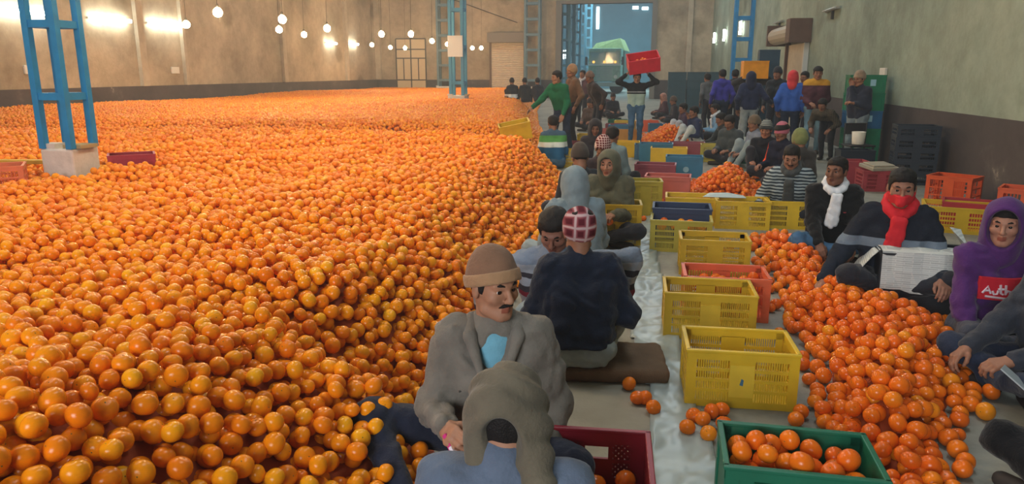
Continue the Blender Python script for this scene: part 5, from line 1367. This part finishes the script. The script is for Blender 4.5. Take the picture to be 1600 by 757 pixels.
stand('man in a dark navy hooded jacket and pale trousers, back to us', 1174, 16.2, 0, cloth((36, 44, 72)), cloth((150, 160, 164)), gear=(hood(cloth((36, 42, 66))),), hair=False, lean=8, s=.97, bulk=1.16, wr=(.46, .16, 1.0), eyes=False)
P31, c31 = stand('man hidden behind an orange-yellow crate he carries', 1178, 18.4, 185, cloth((60, 58, 60)), DARKT, wl=(-.26, .12, 1.45), wr=(.26, .12, 1.45), s=1.02)
crate('orange-yellow crate carried at shoulder height behind the navy hood', tuple(at_y(1178, 123, 18.3)), R(4), (230, 152, 26), 'solid', L=.56, W=.36, H=.4)
stand('man in black with a dark knit cap beside the blue-black stack', 1215, 16.8, 150, cloth((38, 42, 48)), DARKT, gear=(beanie(cloth((46, 48, 56))),), s=1.02)
stand('man in a royal blue jacket with a red hood up, from behind', 1238, 15.6, -15, mat('royal_blue', (42, 86, 168), rough=.85, var=.12, bump=.3), DENIM_D, gear=(hood(cloth((206, 62, 68))),), hair=False, bulk=1.18, s=.98, lean=6, eyes=False)
stand('black-haired man between the red hood and the maroon jacket', 1258, 16.6, 140, cloth((52, 50, 56)), DARKT, s=.97)
MARY = banded('jacket_maroon_yellow', [(0, (84, 52, 62)), (1.30, (206, 152, 54))])
stand('young man in a maroon jacket with a yellow yoke and jeans', 1276, 15.5, 178, MARY, mat('denim_pale', (96, 128, 146), rough=.9, var=.2), s=1.03, bulk=1.14, skin=SK2, wl=(-.12, .22, .98), wr=(.12, .22, .98), res=.017, gear=(lambda c: c['hpart']('hair_top', lambda P: np.maximum(d_cran(P, .02), .045 - P[:, 2]), HAIR),))
person('man in a brown checked jacket stooping beside the maroon jacket', loc=(at_y(1298, 160, 14.4).x, 14.4, 0), face=150, pose='stand', top=plaid('brown_check', (60, 54, 50), (80, 72, 62), (96, 90, 78), 10), bot=DARKT, lean=74, hp=30, s=.86, bulk=1.12, res=.02, skin=SK3, wl=(-.2, .5, .7), wr=(.2, .5, .7))
stand('man in a navy jacket and beige cap holding his hand to his face', 1346, 13.4, 130, cloth((44, 50, 66)), cloth((118, 132, 140)), gear=(beanie(cloth((152, 132, 112)), low=.03),), wr=(.05, .18, 1.40), wl=(-.08, .24, 1.12), s=.97, lean=6, bulk=1.12, skin=SK2, res=.017)
person('man crouching over sacks before the stooping man', loc=(2.55, 12.3, 0), face=100, pose='kneeup', lean=16, res=.02, top=cloth((96, 98, 92)), bot=cloth((150, 156, 150)), skin=SK3, hp=14, gear=(beanie(cloth((40, 40, 44))),), s=.9) if False else None
# -- workers sitting on the far heap
for px, l, tc in ((802, 'far seated worker in black with a white jacket hem on the heap', (52, 52, 56)), (822, 'far seated worker in black, middle of three on the heap', (40, 40, 46)), (842, 'far seated worker in black, right of three on the heap', (44, 42, 50))):
    p = G(px, 158, .56); person(l, loc=(p.x, p.y, .50), face=30, pose='kneeup', lean=16, hp=16, res=.035, top=banded('far_white_hem', [(0, (205, 215, 220)), (.30, (50, 50, 54))]) if px == 802 else cloth(tc), bot=DARKT, skin=SK3, gear=(beanie(cloth((36, 34, 38))),), eyes=False, hands=False)

# ================================================================== SMALL THINGS
# plastic sheet and floor cloth between the rows
def sheet(name, label, poly_px, m, amp, z, cat, res=.07, thick=None):
    pts = [G(px, py).xy for px, py in poly_px]
    poly = [(p.x, p.y) for p in pts]; x0, x1, y0, y1 = bx(poly)
    nx, ny = int((x1 - x0) / res) + 2, int((y1 - y0) / res) + 2
    X, Y = np.meshgrid(np.linspace(x0, x1, nx), np.linspace(y0, y1, ny), indexing='ij'); D = poly_dist(X.ravel(), Y.ravel(), poly)
    P = np.stack([X.ravel(), Y.ravel(), np.zeros(nx * ny)], 1)
    w = .5 * wrinkle(P * np.array([1, .6, 1]), 9, 1.3) + .6 * folds(P, 4.0)
    Z = z + amp * np.clip(w, -.2, 2)
    V = np.stack([X.ravel(), Y.ravel(), Z], 1); ii, jj = np.meshgrid(np.arange(nx - 1), np.arange(ny - 1), indexing='ij'); a = (ii * ny + jj).ravel()
    fq = np.stack([a, a + ny, a + ny + 1, a + 1], 1); fq = fq[(D[fq] > -.02).all(1)]
    o = link(name, np_mesh(name, V, fq, [m])); so = o.modifiers.new('thickness', 'SOLIDIFY'); so.thickness = .002; so.offset = -1
    return tag(o, label, cat)
sheet('plastic_sheet', 'crumpled pale plastic sheet on the floor along the aisle', ((985, 330), (978, 400), (972, 450), (985, 520), (1010, 580), (1022, 650), (1015, 780), (1150, 800), (1085, 640), (1064, 560), (1044, 470), (1024, 400), (1020, 335)), mat('plastic_film', (154, 166, 164), rough=.32, spec=.5, var=.12, vscale=5), .016, .014, 'sheet', .025)
sheet('floor_cloth', 'dusty beige floor cloth under the sorters', ((640, 757), (700, 900), (1040, 900), (1040, 640), (1010, 580), (985, 400), (900, 400), (840, 470), (820, 560), (720, 700)), mat('floor_cloth_beige', (150, 146, 132), rough=.95, var=.1, vscale=4, bump=.3), .003, .004, 'cloth', .07)
# newspaper-lined box before the red-masked man
NEWS, tN, bN = nt('newsprint'); bN.inputs['Roughness'].default_value = .9
tc = node(tN, 'ShaderNodeTexCoord'); br = node(tN, 'ShaderNodeTexBrick'); br.inputs['Scale'].default_value = 9; br.inputs['Color1'].default_value = (*lin((196, 202, 200)), 1); br.inputs['Color2'].default_value = (*lin((150, 156, 156)), 1); br.inputs['Mortar'].default_value = (*lin((214, 218, 214)), 1); br.inputs['Mortar Size'].default_value = .03; br.inputs['Brick Width'].default_value = .9; br.inputs['Row Height'].default_value = .12
mpn = node(tN, 'ShaderNodeMapping'); mpn.inputs['Rotation'].default_value = (R(90), 0, 0); tN.links.new(tc.outputs['Object'], mpn.inputs[0]); tN.links.new(mpn.outputs[0], br.inputs['Vector']); mxn = node(tN, 'ShaderNodeMix', data_type='RGBA'); mxn.inputs[0].default_value = .6; mxn.inputs[6].default_value = (*lin((205, 210, 208)), 1); tN.links.new(br.outputs['Color'], mxn.inputs[7]); tN.links.new(mxn.outputs[2], bN.inputs['Base Color'])
MATS['newsprint'] = NEWS
nb = crate('dark crate lined with newspaper before the red-masked man', (at_y(1452, 420, 5.0).x, 5.14, 0), R(-4), (46, 50, 56), 'solid', L=.58, W=.36, H=.45)
def paper(name, label, loc, rz, vs, fs, m=NEWS, cat='newspaper'):
    o = MB().add(vs, fs).build(name, m); o.location = loc; o.rotation_euler = (0, 0, rz); so = o.modifiers.new('thickness', 'SOLIDIFY'); so.thickness = .003
    return tag(o, label, cat)
n_ = 10
vs = []
for i in range(n_ + 1):
    x = -.28 + .60 * i / n_; w = .006 * math.sin(i * 1.9)
    vs += [(x, .06, .455 + w), (x, -.10, .475 + w), (x, -.195 + w, .465), (x, -.215 + w, .34), (x, -.225 - w, .20 + .02 * (i < 3))]
fs = [(i * 5 + j, i * 5 + j + 1, i * 5 + j + 6, i * 5 + j + 5) for i in range(n_) for j in range(4)]
paper('newspaper', 'newspaper sheet folded over the front of the dark crate', nb.location, R(-6), vs, fs)
paper('newspaper', 'newspaper flap sticking out left of the dark crate', nb.location, R(-6), [(-.28, -.12, .46), (-.29, .14, .45), (-.40, .12, .28), (-.45, -.14, .24), (-.34, -.18, .42)], [(0, 1, 2, 3, 4)])
paper('newspaper', 'newspaper flap standing up right of the dark crate', nb.location, R(-6), [(.28, -.16, .42), (.29, .14, .42), (.26, .20, .56), (.18, .16, .58), (.24, -.08, .50)], [(0, 1, 2, 3, 4)])
# papers in the row of yellow crates and the striped-sweater man's box
q = G(1225, 306, .29); paper('paper_liner', 'pale paper liner spilling over the row of yellow crates', (q.x, q.y, .29), 0, [(-.2, 0, .0), (.28, 0, .0), (.26, .3, .06), (-.18, .3, .05), (0, .12, .08)], [(0, 1, 4), (1, 2, 4), (2, 3, 4), (3, 0, 4)], mat('paper_pale', (182, 200, 204), rough=.8), 'paper')
q = Vector(gp(1159, 359)); q = Vector((q.x - .2, q.y + .22, 0)); paper('paper_liner', 'pale film lying over the fruit behind the yellow row', (q.x, q.y, .298), 0, [(-.2, 0, .0), (.25, 0, .0), (.24, .16, .0), (-.12, .16, .02), (.06, .08, .04)], [(0, 1, 4), (1, 2, 4), (2, 3, 4), (3, 0, 4)], MATS['paper_pale'], 'paper')
q = G(1143, 226, .3); paper('paper_liner', 'white paper standing in the box before the charcoal jacket', (q.x, q.y, .22), 0, [(-.2, 0, 0), (.28, 0, 0), (.26, .06, .22), (-.18, .04, .24)], [(0, 1, 2, 3)], mat('paper_white', (206, 216, 214), rough=.8), 'paper')
# cardboard on the red crate, tap-like pail stand near the dark stack
q = G(1366, 268, .3); o = MB().box((-.2, -.16, 0), (.2, .16, .05)).box((-.17, -.13, .05), (.15, .12, .075)).build('cardboard', mat('cardboard', (170, 162, 144), rough=.9, var=.1), bevel=.01); o.location = (G(1374, 300).x, G(1374, 300).y + .15, .30); o.rotation_euler = (R(6), 0, R(20)); tag(o, 'folded grey cardboard lying on the red crate', 'cardboard')
ch = thing('chair', 'small dark metal chair beside the dark crate stack', 'chair', (3.28, 12.55, 0), R(10))
for sx in (-.17, .17):
    for sy in (-.15, .15): MB().tube([(sx, sy, 0), (sx, sy, .45 if sy < 0 else .8)], .014, 8).build('leg', mat('chair_steel', (40, 40, 44), rough=.4), ch)
MB().box((-.2, -.18, .44), (.2, .18, .47)).build('seat', MATS['chair_steel'], ch, bevel=.01); MB().box((-.18, .14, .62), (.18, .16, .8)).build('backrest', MATS['chair_steel'], ch, bevel=.01)
pl = MB().lathe([(.001, .0), (.085, .0), (.10, .2), (.105, .2), (.09, .005)], 18).build('pail', mat('pail_white', (214, 208, 192), rough=.4), None, True); pl.location = (3.26, 12.5, .82); pl.rotation_euler = (R(35), R(-15), 0); pl.location.z = .475; pl.rotation_euler = (0, 0, 0); tag(pl, 'white plastic pail on the dark metal chair', 'pail')
